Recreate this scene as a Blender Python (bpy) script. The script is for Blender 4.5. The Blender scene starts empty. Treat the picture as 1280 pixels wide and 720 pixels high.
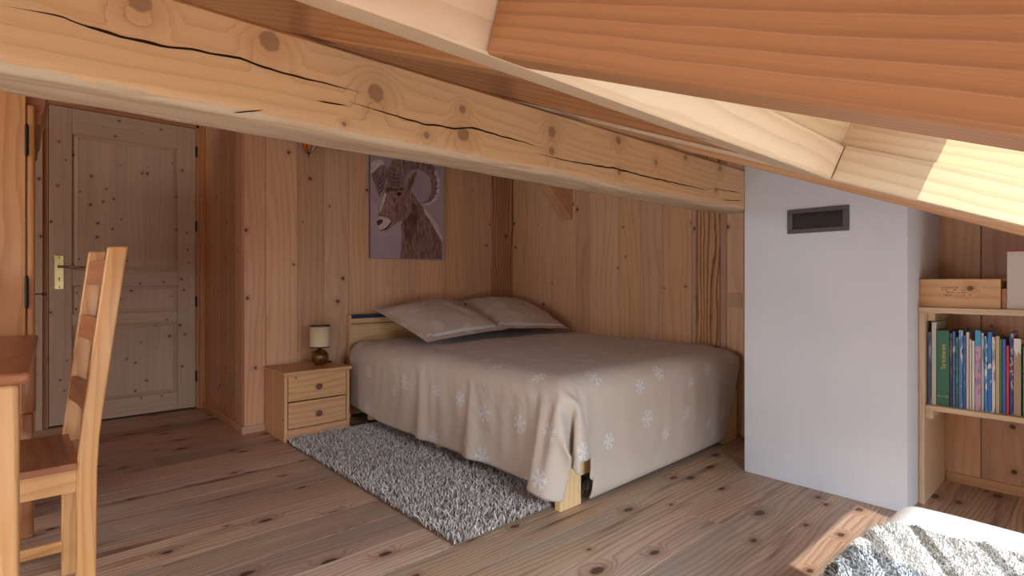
import bpy, bmesh, math, random
import numpy as np
from mathutils import Vector, Matrix

# ------------------------------------------------------------------ camera, light, exposure
S = bpy.context.scene
COL = S.collection
S.view_settings.view_transform = 'Standard'
S.view_settings.look = 'None'
S.view_settings.gamma = 1.0
S.view_settings.use_curve_mapping = False
S.view_settings.exposure = 0.6

YAW = math.atan(750.0 / 676.0)                 # floor boards run along +X, the roof climbs along +Y
cd = bpy.data.cameras.new('camera')
cd.sensor_width = 36.0
cd.lens = 676.0 / 1280.0 * 36.0
cd.shift_y = -8.0 / 1280.0
cd.clip_start = 0.02
cam = bpy.data.objects.new('camera', cd)
COL.objects.link(cam)
cam.location = (0.0, 0.0, 0.95)
cam.rotation_euler = (math.pi / 2, 0, YAW - math.pi / 2)
S.camera = cam

w = bpy.data.worlds.new('sky')
S.world = w
w.use_nodes = True
bg = w.node_tree.nodes['Background']
bg.inputs[0].default_value = (0.62, 0.80, 1.0, 1)
bg.inputs[1].default_value = 0.9

sd = bpy.data.lights.new('sun', 'SUN')
sd.energy = 3.0
sd.angle = math.radians(0.6)
sd.color = (1.0, 0.93, 0.82)
sun = bpy.data.objects.new('sun', sd)
COL.objects.link(sun)
sun.rotation_euler = Vector((0.705, 0.26, -0.663)).to_track_quat('-Z', 'Y').to_euler()

TAN = 0.409                                     # roof pitch
TH = math.atan(TAN)
ROOF0 = 1.01                                    # rafter underside above y = 0


def roof(y):
    return ROOF0 + TAN * y


SL = Matrix.Translation((0, 0, ROOF0)) @ Matrix.Rotation(TH, 4, 'X')   # local x, s (up the slope), n (out of the room)


def area(name, loc, direction, sx, sy, power, color):
    d = bpy.data.lights.new(name, 'AREA')
    d.shape = 'RECTANGLE'
    d.size, d.size_y = sx, sy
    d.energy = power
    d.color = color
    o = bpy.data.objects.new(name, d)
    COL.objects.link(o)
    o.location = loc
    o.rotation_euler = Vector(direction).to_track_quat('-Z', 'Y').to_euler()
    return o


down = (0, math.sin(TH), -math.cos(TH))
for xm, wd, sm, ls, pw in ((-1.2, 1.2, -0.38, 1.0, 12.0), (0.93, 0.95, -0.85, 1.05, 54.0)):  # first: fill above the added, unseen desk skylight; second: daylight of the visible skylight
    p = SL @ Vector((xm, sm, 0.42))
    area('skylight_daylight', p, down, wd, ls, pw, (0.70, 0.85, 1.0)).data.spread = math.radians(140)
area('window_daylight', (-2.3, 1.25, 0.76), (1, 0.15, 0), 1.2, 0.66, 18.0, (0.95, 0.97, 1.0))  # added fill light outside the invented lower gable window
area('knee_window_daylight', (-1.1, -1.5, 0.21), (0.12, 1, 0.05), 1.5, 0.27, 24.0, (0.80, 0.90, 1.0))  # added low fill light from the left, its knee window is made up
area('knee_window_daylight', (2.6, -1.5, 0.21), (-0.1, 1, 0.05), 0.9, 0.27, 6.0, (0.80, 0.90, 1.0))  # weaker added fill on the right, knee window made up as well
area('window_daylight', (-2.3, 2.7, 1.5), (1, 0.2, -0.1), 0.95, 0.46, 18.0, (0.95, 0.97, 1.0))  # added fill for the door niche, behind an invented upper gable window

# ------------------------------------------------------------------ helpers
rng = random.Random(7)
nrg = np.random.default_rng(11)


class MB:
    """Collects shapes into one mesh; UV 'grain' is in metres along / across the grain, face float 'rnd' tints a piece."""

    def __init__(self):
        self.bm = bmesh.new()
        self.uv = self.bm.loops.layers.uv.new('grain')
        self.rl = self.bm.faces.layers.float.new('rnd')

    def _add(self, tmp, g, mat=0, M=None, rnd=None, uvoff=None, smooth=False):
        g = Vector(g).normalized()
        rnd = rng.random() if rnd is None else rnd
        ru, rv = (rng.uniform(0, 40), rng.uniform(0, 40)) if uvoff is None else uvoff
        tmp.normal_update()
        vm = {}
        for v in tmp.verts:
            vm[v] = self.bm.verts.new(M @ v.co if M else v.co)
        for f in tmp.faces:
            n = f.normal
            if abs(n.dot(g)) > 0.95:
                a = g.orthogonal().normalized()
                b = n.cross(a)
                a = a * 0.12
            else:
                a = g
                b = n.cross(g).normalized()
            try:
                nf = self.bm.faces.new([vm[v] for v in f.verts])
            except ValueError:
                continue
            nf.material_index = mat
            nf.smooth = smooth
            nf[self.rl] = rnd
            for lo, ln in zip(f.loops, nf.loops):
                ln[self.uv].uv = (lo.vert.co.dot(a) + ru, lo.vert.co.dot(b) + rv)
        tmp.free()

    def box(self, lo, hi, bev=0.0, mat=0, axis=None, M=None, seg=2, rnd=None, uvoff=None):
        t = bmesh.new()
        bmesh.ops.create_cube(t, size=1.0)
        d = [hi[i] - lo[i] for i in range(3)]
        for v in t.verts:
            v.co = Vector([(lo[i] + hi[i]) / 2 + v.co[i] * d[i] for i in range(3)])
        if bev > 0:
            bmesh.ops.bevel(t, geom=list(t.edges), offset=min(bev, min(d) * 0.49), segments=seg, affect='EDGES', profile=0.5)
        ax = axis if axis is not None else max(range(3), key=lambda i: d[i])
        self._add(t, [(1, 0, 0), (0, 1, 0), (0, 0, 1)][ax], mat, M, rnd, uvoff)
        return self

    def prism(self, pts, vec, g=None, bev=0.0, mat=0, M=None, rnd=None, seg=2):
        """polygon pts (3-D) pushed along vec"""
        t = bmesh.new()
        a = [t.verts.new(p) for p in pts]
        b = [t.verts.new(Vector(p) + Vector(vec)) for p in pts]
        t.faces.new(a)
        t.faces.new(list(reversed(b)))
        n = len(a)
        for i in range(n):
            t.faces.new((a[(i + 1) % n], a[i], b[i], b[(i + 1) % n]))
        bmesh.ops.recalc_face_normals(t, faces=list(t.faces))
        if bev > 0:
            es = [e for e in t.edges if len(e.link_faces) == 2 and e.calc_face_angle(0) > 0.4]
            bmesh.ops.bevel(t, geom=es, offset=bev, segments=seg, affect='EDGES', profile=0.5)
        self._add(t, g if g is not None else vec, mat, M, rnd)
        return self

    def lathe(self, prof, loc=(0, 0, 0), n=24, mat=0, M=None, rnd=None, axis='Z'):
        t = bmesh.new()
        rings = []
        for r, z in prof:
            if r < 1e-6:
                rings.append([t.verts.new((0, 0, z))])
            else:
                rings.append([t.verts.new((r * math.cos(2 * math.pi * i / n), r * math.sin(2 * math.pi * i / n), z)) for i in range(n)])
        for A, B in zip(rings, rings[1:]):
            if len(A) == 1 and len(B) == 1:
                continue
            for i in range(n):
                j = (i + 1) % n
                if len(A) == 1:
                    t.faces.new((A[0], B[j], B[i]))
                elif len(B) == 1:
                    t.faces.new((A[i], A[j], B[0]))
                else:
                    t.faces.new((A[i], A[j], B[j], B[i]))
        R = {'Z': Matrix(), 'Y': Matrix.Rotation(math.pi / 2, 4, 'X'), 'X': Matrix.Rotation(math.pi / 2, 4, 'Y')}[axis]
        MM = Matrix.Translation(loc) @ R
        if M:
            MM = M @ MM
        self._add(t, (0, 0, 1), mat, MM, rnd, None, True)
        return self

    def tube(self, pts, r, n=8, mat=0, M=None, rnd=None):
        t = bmesh.new()
        pts = [Vector(p) for p in pts]
        rs = r if isinstance(r, (list, tuple)) else [r] * len(pts)
        rings = []
        for k, p in enumerate(pts):
            d = (pts[min(k + 1, len(pts) - 1)] - pts[max(k - 1, 0)]).normalized()
            a = d.orthogonal().normalized() if k == 0 else (prev - d * prev.dot(d)).normalized()
            prev = a
            b = d.cross(a)
            rings.append([t.verts.new(p + (a * math.cos(2 * math.pi * i / n) + b * math.sin(2 * math.pi * i / n)) * rs[k]) for i in range(n)])
        for A, B in zip(rings, rings[1:]):
            for i in range(n):
                j = (i + 1) % n
                t.faces.new((A[i], A[j], B[j], B[i]))
        t.faces.new(list(reversed(rings[0])))
        t.faces.new(rings[-1])
        self._add(t, pts[-1] - pts[0], mat, M, rnd, None, True)
        return self

    def grid(self, fn, nu, nv, mat=0, M=None, rnd=None, uvfn=None):
        V = [[self.bm.verts.new((M @ Vector(fn(i / nu, j / nv))) if M else fn(i / nu, j / nv)) for j in range(nv + 1)] for i in range(nu + 1)]
        rnd = rng.random() if rnd is None else rnd
        for i in range(nu):
            for j in range(nv):
                f = self.bm.faces.new((V[i][j], V[i + 1][j], V[i + 1][j + 1], V[i][j + 1]))
                f.material_index = mat
                f.smooth = True
                f[self.rl] = rnd
                for l, (a, b) in zip(f.loops, ((i, j), (i + 1, j), (i + 1, j + 1), (i, j + 1))):
                    l[self.uv].uv = uvfn(a / nu, b / nv) if uvfn else (a / nu, b / nv)
        return self

    def poly(self, pts, mat=0, rnd=None):
        """flat face, split into triangles"""
        t = bmesh.new()
        t.faces.new([t.verts.new(p) for p in pts])
        t.normal_update()
        bmesh.ops.triangulate(t, faces=list(t.faces))
        self._add(t, (0, 0, 1), mat, None, rnd, (0, 0))
        return self

    def build(self, name, mats, parent=None, smooth=False, loc=None, rot=None, angle=35):
        me = bpy.data.meshes.new(name)
        if smooth:
            for f in self.bm.faces:
                f.smooth = True
        self.bm.to_mesh(me)
        self.bm.free()
        if smooth:
            me.set_sharp_from_angle(angle=math.radians(angle))
        for m in (mats if isinstance(mats, (list, tuple)) else [mats]):
            me.materials.append(m)
        o = bpy.data.objects.new(name, me)
        COL.objects.link(o)
        if parent:
            o.parent = parent
        if loc:
            o.location = loc
        if rot:
            o.rotation_euler = rot
        return o


def tag(o, label=None, cat=None, group=None, kind=None):
    if label:
        o['label'] = label
    if cat:
        o['category'] = cat
    if group:
        o['group'] = group
    if kind:
        o['kind'] = kind
    return o


def thing(name, label, cat, loc=(0, 0, 0), rz=0.0, group=None):
    o = bpy.data.objects.new(name, None)
    o.empty_display_size = 0.1
    COL.objects.link(o)
    o.location = loc
    o.rotation_euler = (0, 0, rz)
    return tag(o, label, cat, group)


# ------------------------------------------------------------------ materials
class NT:
    def __init__(self, name):
        self.m = bpy.data.materials.new(name)
        self.m.use_nodes = True
        self.t = self.m.node_tree
        self.b = self.t.nodes['Principled BSDF']
        self.out = self.t.nodes['Material Output']

    def n(self, typ, **kw):
        nd = self.t.nodes.new(typ)
        for k, v in kw.items():
            setattr(nd, k, v)
        return nd

    def put(self, sock, v):
        if hasattr(v, 'is_output'):
            self.t.links.new(v, sock)
        elif v is not None:
            sock.default_value = v

    def math(self, op, a, b=None, c=None, clamp=False):
        nd = self.n('ShaderNodeMath', operation=op, use_clamp=clamp)
        for s, v in zip(nd.inputs, (a, b, c)):
            self.put(s, v)
        return nd.outputs[0]

    def vmath(self, op, a, b=None):
        nd = self.n('ShaderNodeVectorMath', operation=op)
        self.put(nd.inputs[0], a)
        self.put(nd.inputs[1], b)
        return nd.outputs['Value'] if op in ('LENGTH', 'DISTANCE', 'DOT_PRODUCT') else nd.outputs[0]

    def comb(self, x, y, z=0.0):
        nd = self.n('ShaderNodeCombineXYZ')
        for s, v in zip(nd.inputs, (x, y, z)):
            self.put(s, v)
        return nd.outputs[0]

    def noise(self, vec, scale, detail=3.0, rough=0.55):
        nd = self.n('ShaderNodeTexNoise')
        self.put(nd.inputs['Vector'], vec)
        nd.inputs['Scale'].default_value = scale
        nd.inputs['Detail'].default_value = detail
        nd.inputs['Roughness'].default_value = rough
        return nd.outputs[0]

    def ss(self, v, a, b, lo=0.0, hi=1.0):
        nd = self.n('ShaderNodeMapRange', interpolation_type='SMOOTHSTEP')
        self.put(nd.inputs[0], v)
        for k, x in enumerate((a, b, lo, hi)):
            nd.inputs[k + 1].default_value = x
        return nd.outputs[0]

    def lin(self, v, a, b, lo=0.0, hi=1.0):
        nd = self.n('ShaderNodeMapRange')
        self.put(nd.inputs[0], v)
        for k, x in enumerate((a, b, lo, hi)):
            nd.inputs[k + 1].default_value = x
        return nd.outputs[0]

    def mix(self, f, a, b, mode='MIX'):
        nd = self.n('ShaderNodeMix', data_type='RGBA', blend_type=mode)
        self.put(nd.inputs[0], f)
        for s, v in ((nd.inputs[6], a), (nd.inputs[7], b)):
            self.put(s, v if hasattr(v, 'is_output') else (*v, 1.0))
        return nd.outputs[2]

    def attr(self, name):
        return self.n('ShaderNodeAttribute', attribute_name=name).outputs['Fac']

    def uv(self, name='grain'):
        return self.n('ShaderNodeUVMap', uv_map=name).outputs[0]

    def bump(self, h, strength=0.3, dist=0.002):
        nd = self.n('ShaderNodeBump')
        nd.inputs['Strength'].default_value = strength
        nd.inputs['Distance'].default_value = dist
        self.put(nd.inputs['Height'], h)
        self.t.links.new(nd.outputs[0], self.b.inputs['Normal'])

    def done(self, color=None, rough=0.5, spec=0.4, metal=0.0):
        if color is not None:
            self.put(self.b.inputs['Base Color'], color if hasattr(color, 'is_output') else (*color, 1.0))
        self.put(self.b.inputs['Roughness'], rough)
        self.b.inputs['Specular IOR Level'].default_value = spec
        self.b.inputs['Metallic'].default_value = metal
        return self.m


def srgb(r, g, b):
    f = lambda c: c / 12.92 if c <= 0.04045 else ((c + 0.055) / 1.055) ** 2.4
    return tuple(f(c / 255.0) for c in (r, g, b))


def plain(name, col, rough=0.5, spec=0.4, metal=0.0):
    return NT(name).done(col, rough, spec, metal)


def wood(name, light, dark, ring=38.0, warp=1.6, amt=0.6, knots=2.2, knot_r=0.016, knot_p=0.5, vary=0.25, rough=0.45, spec=0.35,
         knot_col=(0.06, 0.025, 0.012), fixed=None, grey=0.0, fibre=0.18, bumpy=0.25, stretch=1.0, knot_ax=1.0, streak=0.0):
    k = NT(name)
    sep = k.n('ShaderNodeSeparateXYZ')
    k.t.links.new(k.uv(), sep.inputs[0])
    u, v = sep.outputs[0], sep.outputs[1]
    rnd = k.attr('rnd')
    # knots
    kv = k.comb(k.math('MULTIPLY', u, knots / knot_ax), k.math('MULTIPLY', v, knots), 0.0)
    vo = k.n('ShaderNodeTexVoronoi', voronoi_dimensions='2D', feature='F1')
    k.put(vo.inputs['Vector'], kv)
    vo.inputs['Scale'].default_value = 1.0
    vo.inputs['Randomness'].default_value = 1.0
    dist = k.math('DIVIDE', vo.outputs['Distance'], knots)
    cs = k.n('ShaderNodeSeparateColor')
    k.t.links.new(vo.outputs['Color'], cs.inputs[0])
    on = k.math('LESS_THAN', cs.outputs[0], knot_p)
    size = k.lin(cs.outputs[1], 0, 1, 0.35, 1.25)
    nd = k.math('ADD', k.math('DIVIDE', dist, k.math('MULTIPLY', size, knot_r)),
                k.lin(k.noise(k.comb(u, v, 0.0), 60.0, 2.0), 0, 1, -0.25, 0.25))
    kmask = k.math('MULTIPLY', on, k.ss(nd, 0.6, 1.15, 1.0, 0.0))
    khalo = k.math('MULTIPLY', on, k.ss(nd, 0.8, 3.4, 1.0, 0.0))
    if fixed:
        tc = k.n('ShaderNodeTexCoord').outputs['Object']
        so = k.n('ShaderNodeSeparateXYZ')
        k.t.links.new(tc, so.inputs[0])
        xz = k.comb(so.outputs[0], so.outputs[2], 0.0)
        best = None
        for (fx, fz, fr) in fixed:
            dn = k.math('DIVIDE', k.vmath('DISTANCE', xz, (fx, fz, 0.0)), fr)
            best = dn if best is None else k.math('MINIMUM', best, dn)
        best = k.math('ADD', best, k.lin(k.noise(xz, 60.0, 2.0), 0, 1, -0.2, 0.2))
        front = k.math('LESS_THAN', so.outputs[1], 1.262)
        kmask = k.math('MAXIMUM', kmask, k.math('MULTIPLY', front, k.ss(best, 0.6, 0.85, 1.0, 0.0)))
        khalo = k.math('MAXIMUM', khalo, k.math('MULTIPLY', front, k.ss(best, 0.6, 3.2, 1.0, 0.0)))
    # rings
    wp = k.noise(k.comb(k.math('MULTIPLY', u, 0.55 / stretch), k.math('MULTIPLY', v, 3.2), 0.0), 1.0, 2.0, 0.5)
    wp2 = k.noise(k.comb(k.math('MULTIPLY', u, 5.0 / stretch), k.math('MULTIPLY', v, 22.0), 3.0), 1.0, 2.0, 0.6)
    ph = k.math('ADD', k.math('MULTIPLY', v, ring), k.math('MULTIPLY', wp, warp * 7.0))
    ph = k.math('ADD', ph, k.math('MULTIPLY', wp2, 0.7))
    ph = k.math('ADD', ph, k.math('MULTIPLY', khalo, 2.2))
    fr = k.math('FRACT', ph)
    band = k.math('MULTIPLY', k.ss(fr, 0.15, 0.88, 0.0, 1.0), k.ss(fr, 0.88, 1.0, 1.0, 0.0))
    band = k.math('POWER', band, 1.7)
    fib = k.noise(k.comb(k.math('MULTIPLY', u, 6.0), k.math('MULTIPLY', v, 260.0), 0.0), 1.0, 3.0, 0.6)
    mott = k.noise(k.comb(k.math('MULTIPLY', u, 1.6), k.math('MULTIPLY', v, 9.0), 7.0), 1.0, 3.0, 0.55)
    f = k.math('ADD', k.math('MULTIPLY', band, amt), k.math('MULTIPLY', k.math('SUBTRACT', fib, 0.5), fibre * 2.0))
    f = k.math('ADD', f, k.math('MULTIPLY', k.math('SUBTRACT', mott, 0.5), 0.7), clamp=True)
    col = k.mix(f, light, dark)
    if grey > 0:
        g = k.ss(k.noise(k.comb(k.math('MULTIPLY', u, 0.9), k.math('MULTIPLY', v, 5.0), 11.0), 1.0, 4.0, 0.6), 0.42, 0.7, 0.0, grey)
        col = k.mix(g, col, (0.36, 0.30, 0.25))
    if streak > 0:
        g = k.ss(k.noise(k.comb(k.math('MULTIPLY', u, 1.3), k.math('MULTIPLY', v, 30.0), 17.0), 1.0, 4.0, 0.65), 0.55, 0.72, 0.0, streak * 0.8)
        col = k.mix(g, col, srgb(206, 184, 164))
        g = k.ss(k.noise(k.comb(k.math('MULTIPLY', u, 0.9), k.math('MULTIPLY', v, 16.0), 27.0), 1.0, 3.0, 0.6), 0.56, 0.74, 0.0, streak)
        col = k.mix(g, col, srgb(104, 66, 46))
    hsv = k.n('ShaderNodeHueSaturation')
    k.put(hsv.inputs['Color'], col)
    k.put(hsv.inputs['Value'], k.lin(rnd, 0, 1, 1.0 - vary, 1.0 + vary))
    k.put(hsv.inputs['Saturation'], k.lin(k.math('FRACT', k.math('MULTIPLY', rnd, 7.31)), 0, 1, 1.0 - vary * 0.5, 1.0 + vary * 0.35))
    k.put(hsv.inputs['Hue'], k.lin(k.math('FRACT', k.math('MULTIPLY', rnd, 3.77)), 0, 1, 0.494, 0.506))
    col = hsv.outputs[0]
    col = k.mix(k.math('MULTIPLY', khalo, 0.38), col, tuple(c * 0.9 for c in dark))
    col = k.mix(k.math('MULTIPLY', kmask, 0.88), col, knot_col)
    k.bump(k.math('ADD', k.math('MULTIPLY', fib, 0.6), k.math('MULTIPLY', band, 0.4)), bumpy, 0.0015)
    return k.done(col, rough, spec)


KNOTS = [(0.398, 1.476, 0.03), (0.653, 1.422, 0.03), (0.922, 1.438, 0.016), (0.925, 1.368, 0.027), (0.802, 1.343, 0.013), (1.288, 1.442, 0.024), (1.288, 1.379, 0.018), (1.646, 1.478, 0.021), (2.121, 1.486, 0.017), (2.427, 1.484, 0.023), (2.389, 1.374, 0.015), (0.162, 1.481, 0.027), (0.569, 1.328, 0.008), (1.894, 1.431, 0.016), (1.651, 1.36, 0.015)]
M = {}
M['plank'] = wood('pine_plank', srgb(216, 171, 131), srgb(182, 129, 93), ring=22, warp=1.0, amt=0.34, knots=4.4, knot_r=0.012, knot_p=0.45, vary=0.17, streak=0.18)
M['larch'] = wood('larch_plank', srgb(200, 150, 104), srgb(124, 72, 42), ring=34, warp=1.7, amt=0.95, knots=3, knot_r=0.012, knot_p=0.3, vary=0.1)
M['floor'] = wood('larch_floor', srgb(200, 168, 142), srgb(132, 90, 66), ring=42, warp=1.4, amt=0.5, knots=6.5, knot_r=0.0165, knot_p=0.6, vary=0.17,
                  rough=0.5, grey=0.6, knot_ax=1.8, fibre=0.3, streak=0.85)
M['beam'] = wood('hewn_beam', srgb(228, 184, 138), srgb(202, 148, 100), ring=34, warp=1.2, amt=0.36, knots=2.0, knot_r=0.012, knot_p=0.25, vary=0.03,
                 knot_col=srgb(160, 120, 88), fixed=KNOTS, bumpy=0.5)
M['rafter'] = wood('rafter_pine', srgb(220, 172, 128), srgb(188, 126, 84), ring=48, warp=0.55, amt=0.5, knots=1.6, knot_r=0.022, knot_p=0.35, vary=0.06,
                   knot_col=srgb(150, 92, 58))
M['beam_under'] = wood('waney_underside', srgb(214, 190, 160), srgb(176, 140, 106), ring=16, warp=1.6, amt=0.5, knots=2.0, knot_r=0.014, knot_p=0.3, vary=0.03, knot_col=srgb(140, 100, 72), bumpy=0.7, grey=0.3, streak=0.3)  # grey waney face, also paled to imitate cool daylight bounced up from below
M['douglas'] = wood('reddish_rafter', srgb(176, 126, 80), srgb(138, 90, 52), ring=80, warp=0.2, amt=0.45, knots=1.2, knot_r=0.022, knot_p=0.3, vary=0.05, knot_col=srgb(120, 72, 44))
M['pale'] = wood('pale_spruce', srgb(222, 196, 160), srgb(198, 160, 118), ring=40, warp=0.9, amt=0.45, knots=2.0, knot_r=0.018, knot_p=0.35, vary=0.06,
                 knot_col=srgb(160, 110, 72))
M['ceiling'] = wood('ceiling_board', srgb(205, 150, 104), srgb(172, 112, 72), ring=26, warp=0.9, amt=0.35, knots=2.0, knot_p=0.3, vary=0.08)
M['door'] = wood('knotty_spruce', srgb(206, 178, 148), srgb(178, 144, 112), ring=24, warp=0.7, amt=0.25, knots=9.0, knot_r=0.0082, knot_p=0.5, vary=0.05)
M['casing'] = wood('door_casing', srgb(198, 140, 92), srgb(160, 98, 58), ring=30, warp=0.8, amt=0.45, knots=3, knot_r=0.012, knot_p=0.3, vary=0.08)
M['honey'] = wood('waxed_pine', srgb(218, 164, 108), srgb(186, 122, 70), ring=26, warp=1.5, amt=0.5, knots=1.5, knot_r=0.01, knot_p=0.2, vary=0.05, rough=0.35)
M['honey_dark'] = wood('waxed_pine_dark', srgb(170, 112, 72), srgb(128, 76, 46), ring=26, warp=1.2, amt=0.4, knots=1.5, knot_r=0.01, knot_p=0.1, vary=0.05, rough=0.3)
M['stand'] = wood('nightstand_pine', srgb(222, 170, 122), srgb(186, 128, 84), ring=26, warp=1.0, amt=0.45, knots=4.0, knot_r=0.011, knot_p=0.3, vary=0.05, rough=0.4)
M['bed'] = wood('bed_pine', srgb(236, 198, 144), srgb(212, 162, 108), ring=30, warp=0.9, amt=0.4, knots=2, knot_r=0.01, knot_p=0.15, vary=0.04)
M['knob'] = plain('dark_knob', srgb(120, 82, 54), 0.35)
M['gap'] = plain('dark_joint', srgb(40, 24, 14), 0.9, 0.1)
M['crack'] = plain('drying_crack', srgb(58, 32, 16), 0.95, 0.05)
M['black'] = plain('black_iron', srgb(24, 22, 22), 0.45)
M['brass'] = plain('pale_brass', srgb(214, 196, 138), 0.3, 0.5, 0.9)
M['steel'] = plain('handle_steel', srgb(180, 175, 165), 0.25, 0.5, 1.0)
M['navy'] = plain('navy_band', srgb(52, 66, 92), 0.45)
M['switch'] = plain('switch_beige', srgb(206, 172, 138), 0.4)
M['vent'] = plain('vent_grey', srgb(96, 90, 88), 0.5)
M['white'] = plain('white_lacquer', srgb(232, 230, 224), 0.5)
M['card'] = plain('grey_card', srgb(214, 204, 194), 0.6)
M['red'] = plain('red_edge', srgb(196, 60, 60), 0.5)
M['paper'] = plain('book_pages', srgb(196, 178, 150), 0.9, 0.1)
M['gold'] = plain('gold_foil', srgb(214, 188, 96), 0.4, 0.5, 0.4)


def mk_plaster():
    k = NT('white_plaster')
    c = k.n('ShaderNodeTexCoord').outputs['Object']
    a = k.noise(c, 22.0, 5.0, 0.6)
    b = k.noise(c, 160.0, 3.0, 0.6)
    k.bump(k.math('ADD', a, k.math('MULTIPLY', b, 0.25)), 0.35, 0.006)
    col = k.mix(k.noise(c, 3.0, 3.0), srgb(226, 232, 240), srgb(236, 241, 246))
    return k.done(col, 0.85, 0.2)


M['plaster'] = mk_plaster()


def mk_glass():
    k = NT('window_glass')
    tr = k.n('ShaderNodeBsdfTransparent')
    gl = k.n('ShaderNodeBsdfGlossy')
    gl.inputs['Roughness'].default_value = 0.02
    mx = k.n('ShaderNodeMixShader')
    mx.inputs[0].default_value = 0.06
    k.t.links.new(tr.outputs[0], mx.inputs[1])
    k.t.links.new(gl.outputs[0], mx.inputs[2])
    k.t.links.new(mx.outputs[0], k.out.inputs[0])
    return k.m


M['glass'] = mk_glass()


def mk_cloth(name, base, flakes=True, cell=0.235, arms=6, flake_col=(0.80, 0.80, 0.82), radius=0.043, strong=0.6, wrinkle=0.45):
    k = NT(name)
    uv = k.uv('cloth')
    col = k.mix(k.noise(uv, 5.0, 3.0), tuple(c * 0.96 for c in base), tuple(min(1, c * 1.04) for c in base))
    if flakes:
        vo = k.n('ShaderNodeTexVoronoi', voronoi_dimensions='2D', feature='F1')
        k.put(vo.inputs['Vector'], uv)
        vo.inputs['Scale'].default_value = 1.0 / cell
        vo.inputs['Randomness'].default_value = 0.55
        loc = k.vmath('SUBTRACT', uv, vo.outputs['Position'])
        s = k.n('ShaderNodeSeparateXYZ')
        k.put(s.inputs[0], loc)
        cs = k.n('ShaderNodeSeparateColor')
        k.put(cs.inputs[0], vo.outputs['Color'])
        r = k.math('SQRT', k.math('ADD', k.math('MULTIPLY', s.outputs[0], s.outputs[0]), k.math('MULTIPLY', s.outputs[1], s.outputs[1])))
        r = k.math('DIVIDE', r, k.lin(cs.outputs[1], 0, 1, 0.75, 1.15))
        th = k.math('ADD', k.math('ARCTAN2', s.outputs[1], s.outputs[0]), k.math('MULTIPLY', cs.outputs[0], 6.28))
        st = 2 * math.pi / arms
        a = k.math('ABSOLUTE', k.math('SUBTRACT', k.math('MODULO', k.math('ADD', th, 20 * math.pi), st), st / 2))
        x = k.math('MULTIPLY', r, k.math('COSINE', a))
        y = k.math('MULTIPLY', r, k.math('SINE', a))
        R = radius
        arm = k.math('MULTIPLY', k.ss(y, 0.05 * R, 0.10 * R, 1, 0), k.ss(x, 0.9 * R, R, 1, 0))
        b1 = k.math('ABSOLUTE', k.math('SUBTRACT', k.math('SUBTRACT', x, 0.55 * R), y))
        b1 = k.math('MULTIPLY', k.ss(b1, 0.05 * R, 0.11 * R, 1, 0), k.ss(y, 0.26 * R, 0.32 * R, 1, 0))
        b2 = k.math('ABSOLUTE', k.math('SUBTRACT', k.math('SUBTRACT', x, 0.28 * R), y))
        b2 = k.math('MULTIPLY', k.ss(b2, 0.04 * R, 0.09 * R, 1, 0), k.ss(y, 0.14 * R, 0.2 * R, 1, 0))
        fm = k.math('MAXIMUM', arm, k.math('MAXIMUM', b1, b2))
        col = k.mix(k.math('MULTIPLY', fm, strong), col, flake_col)
    sp = k.n('ShaderNodeSeparateXYZ')
    k.put(sp.inputs[0], uv)
    d1 = k.math('ADD', k.math('MULTIPLY', sp.outputs[0], 0.8), k.math('MULTIPLY', sp.outputs[1], 0.6))
    d2 = k.math('SUBTRACT', k.math('MULTIPLY', sp.outputs[1], 0.8), k.math('MULTIPLY', sp.outputs[0], 0.6))
    wr = k.noise(k.comb(k.math('MULTIPLY', d1, 4.0), k.math('MULTIPLY', d2, 14.0), 0.0), 1.0, 3.0, 0.5)
    gate = k.ss(k.noise(uv, 2.2, 2.0), 0.42, 0.62)
    k.bump(k.math('MULTIPLY', wr, gate), wrinkle, 0.02)
    k.b.inputs['Sheen Weight'].default_value = 0.15
    return k.done(col, 0.8, 0.2)


M['duvet'] = mk_cloth('snowflake_cotton', srgb(206, 190, 174))
M['pillow'] = mk_cloth('snowflake_pillowcase', srgb(204, 184, 168), cell=0.24, arms=8, radius=0.05, strong=0.5)
M['lining'] = plain('white_lining', srgb(226, 230, 238), 0.8, 0.2)
M['navycloth'] = plain('navy_cloth', srgb(44, 52, 74), 0.9, 0.1)
M['mattress'] = plain('mattress_ticking', srgb(206, 196, 170), 0.9, 0.1)
M['sheet'] = plain('white_sheet', srgb(236, 236, 236), 0.85, 0.2)


def mk_pile(name, stops):
    k = NT(name)
    r = k.n('ShaderNodeValToRGB')
    e = r.color_ramp.elements
    e[0].position, e[0].color = stops[0][0], (*stops[0][1], 1)
    e[1].position, e[1].color = stops[-1][0], (*stops[-1][1], 1)
    for p, c in stops[1:-1]:
        q = e.new(p)
        q.color = (*c, 1)
    k.put(r.inputs[0], k.attr('rnd'))
    return k.done(r.outputs[0], 0.9, 0.1)


M['pile'] = mk_pile('shag_pile', [(0.0, srgb(112, 90, 72)), (0.25, srgb(168, 152, 138)), (0.6, srgb(202, 192, 184)), (1.0, srgb(228, 221, 215))])
M['throw'] = mk_pile('striped_plush', [(0.0, srgb(104, 98, 90)), (0.4, srgb(150, 146, 140)), (0.7, srgb(196, 194, 190)), (1.0, srgb(226, 226, 226))])
M['rugback'] = plain('rug_backing', srgb(120, 104, 90), 0.95, 0.05)
# ------------------------------------------------------------------ the room
from mathutils import noise as mnoise

WB = 3.28          # plank wall behind bed and bookshelf (plane x)
WA = 3.62          # plank wall behind the headboard (plane y)
WN = 4.60          # door wall (plane y)
XL, YF = -2.2, -1.4
BRD = 0.17         # ceiling boards start this far above the rafter undersides
ctop = lambda y: roof(y) + (BRD + 0.03) / math.cos(TH)

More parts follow.
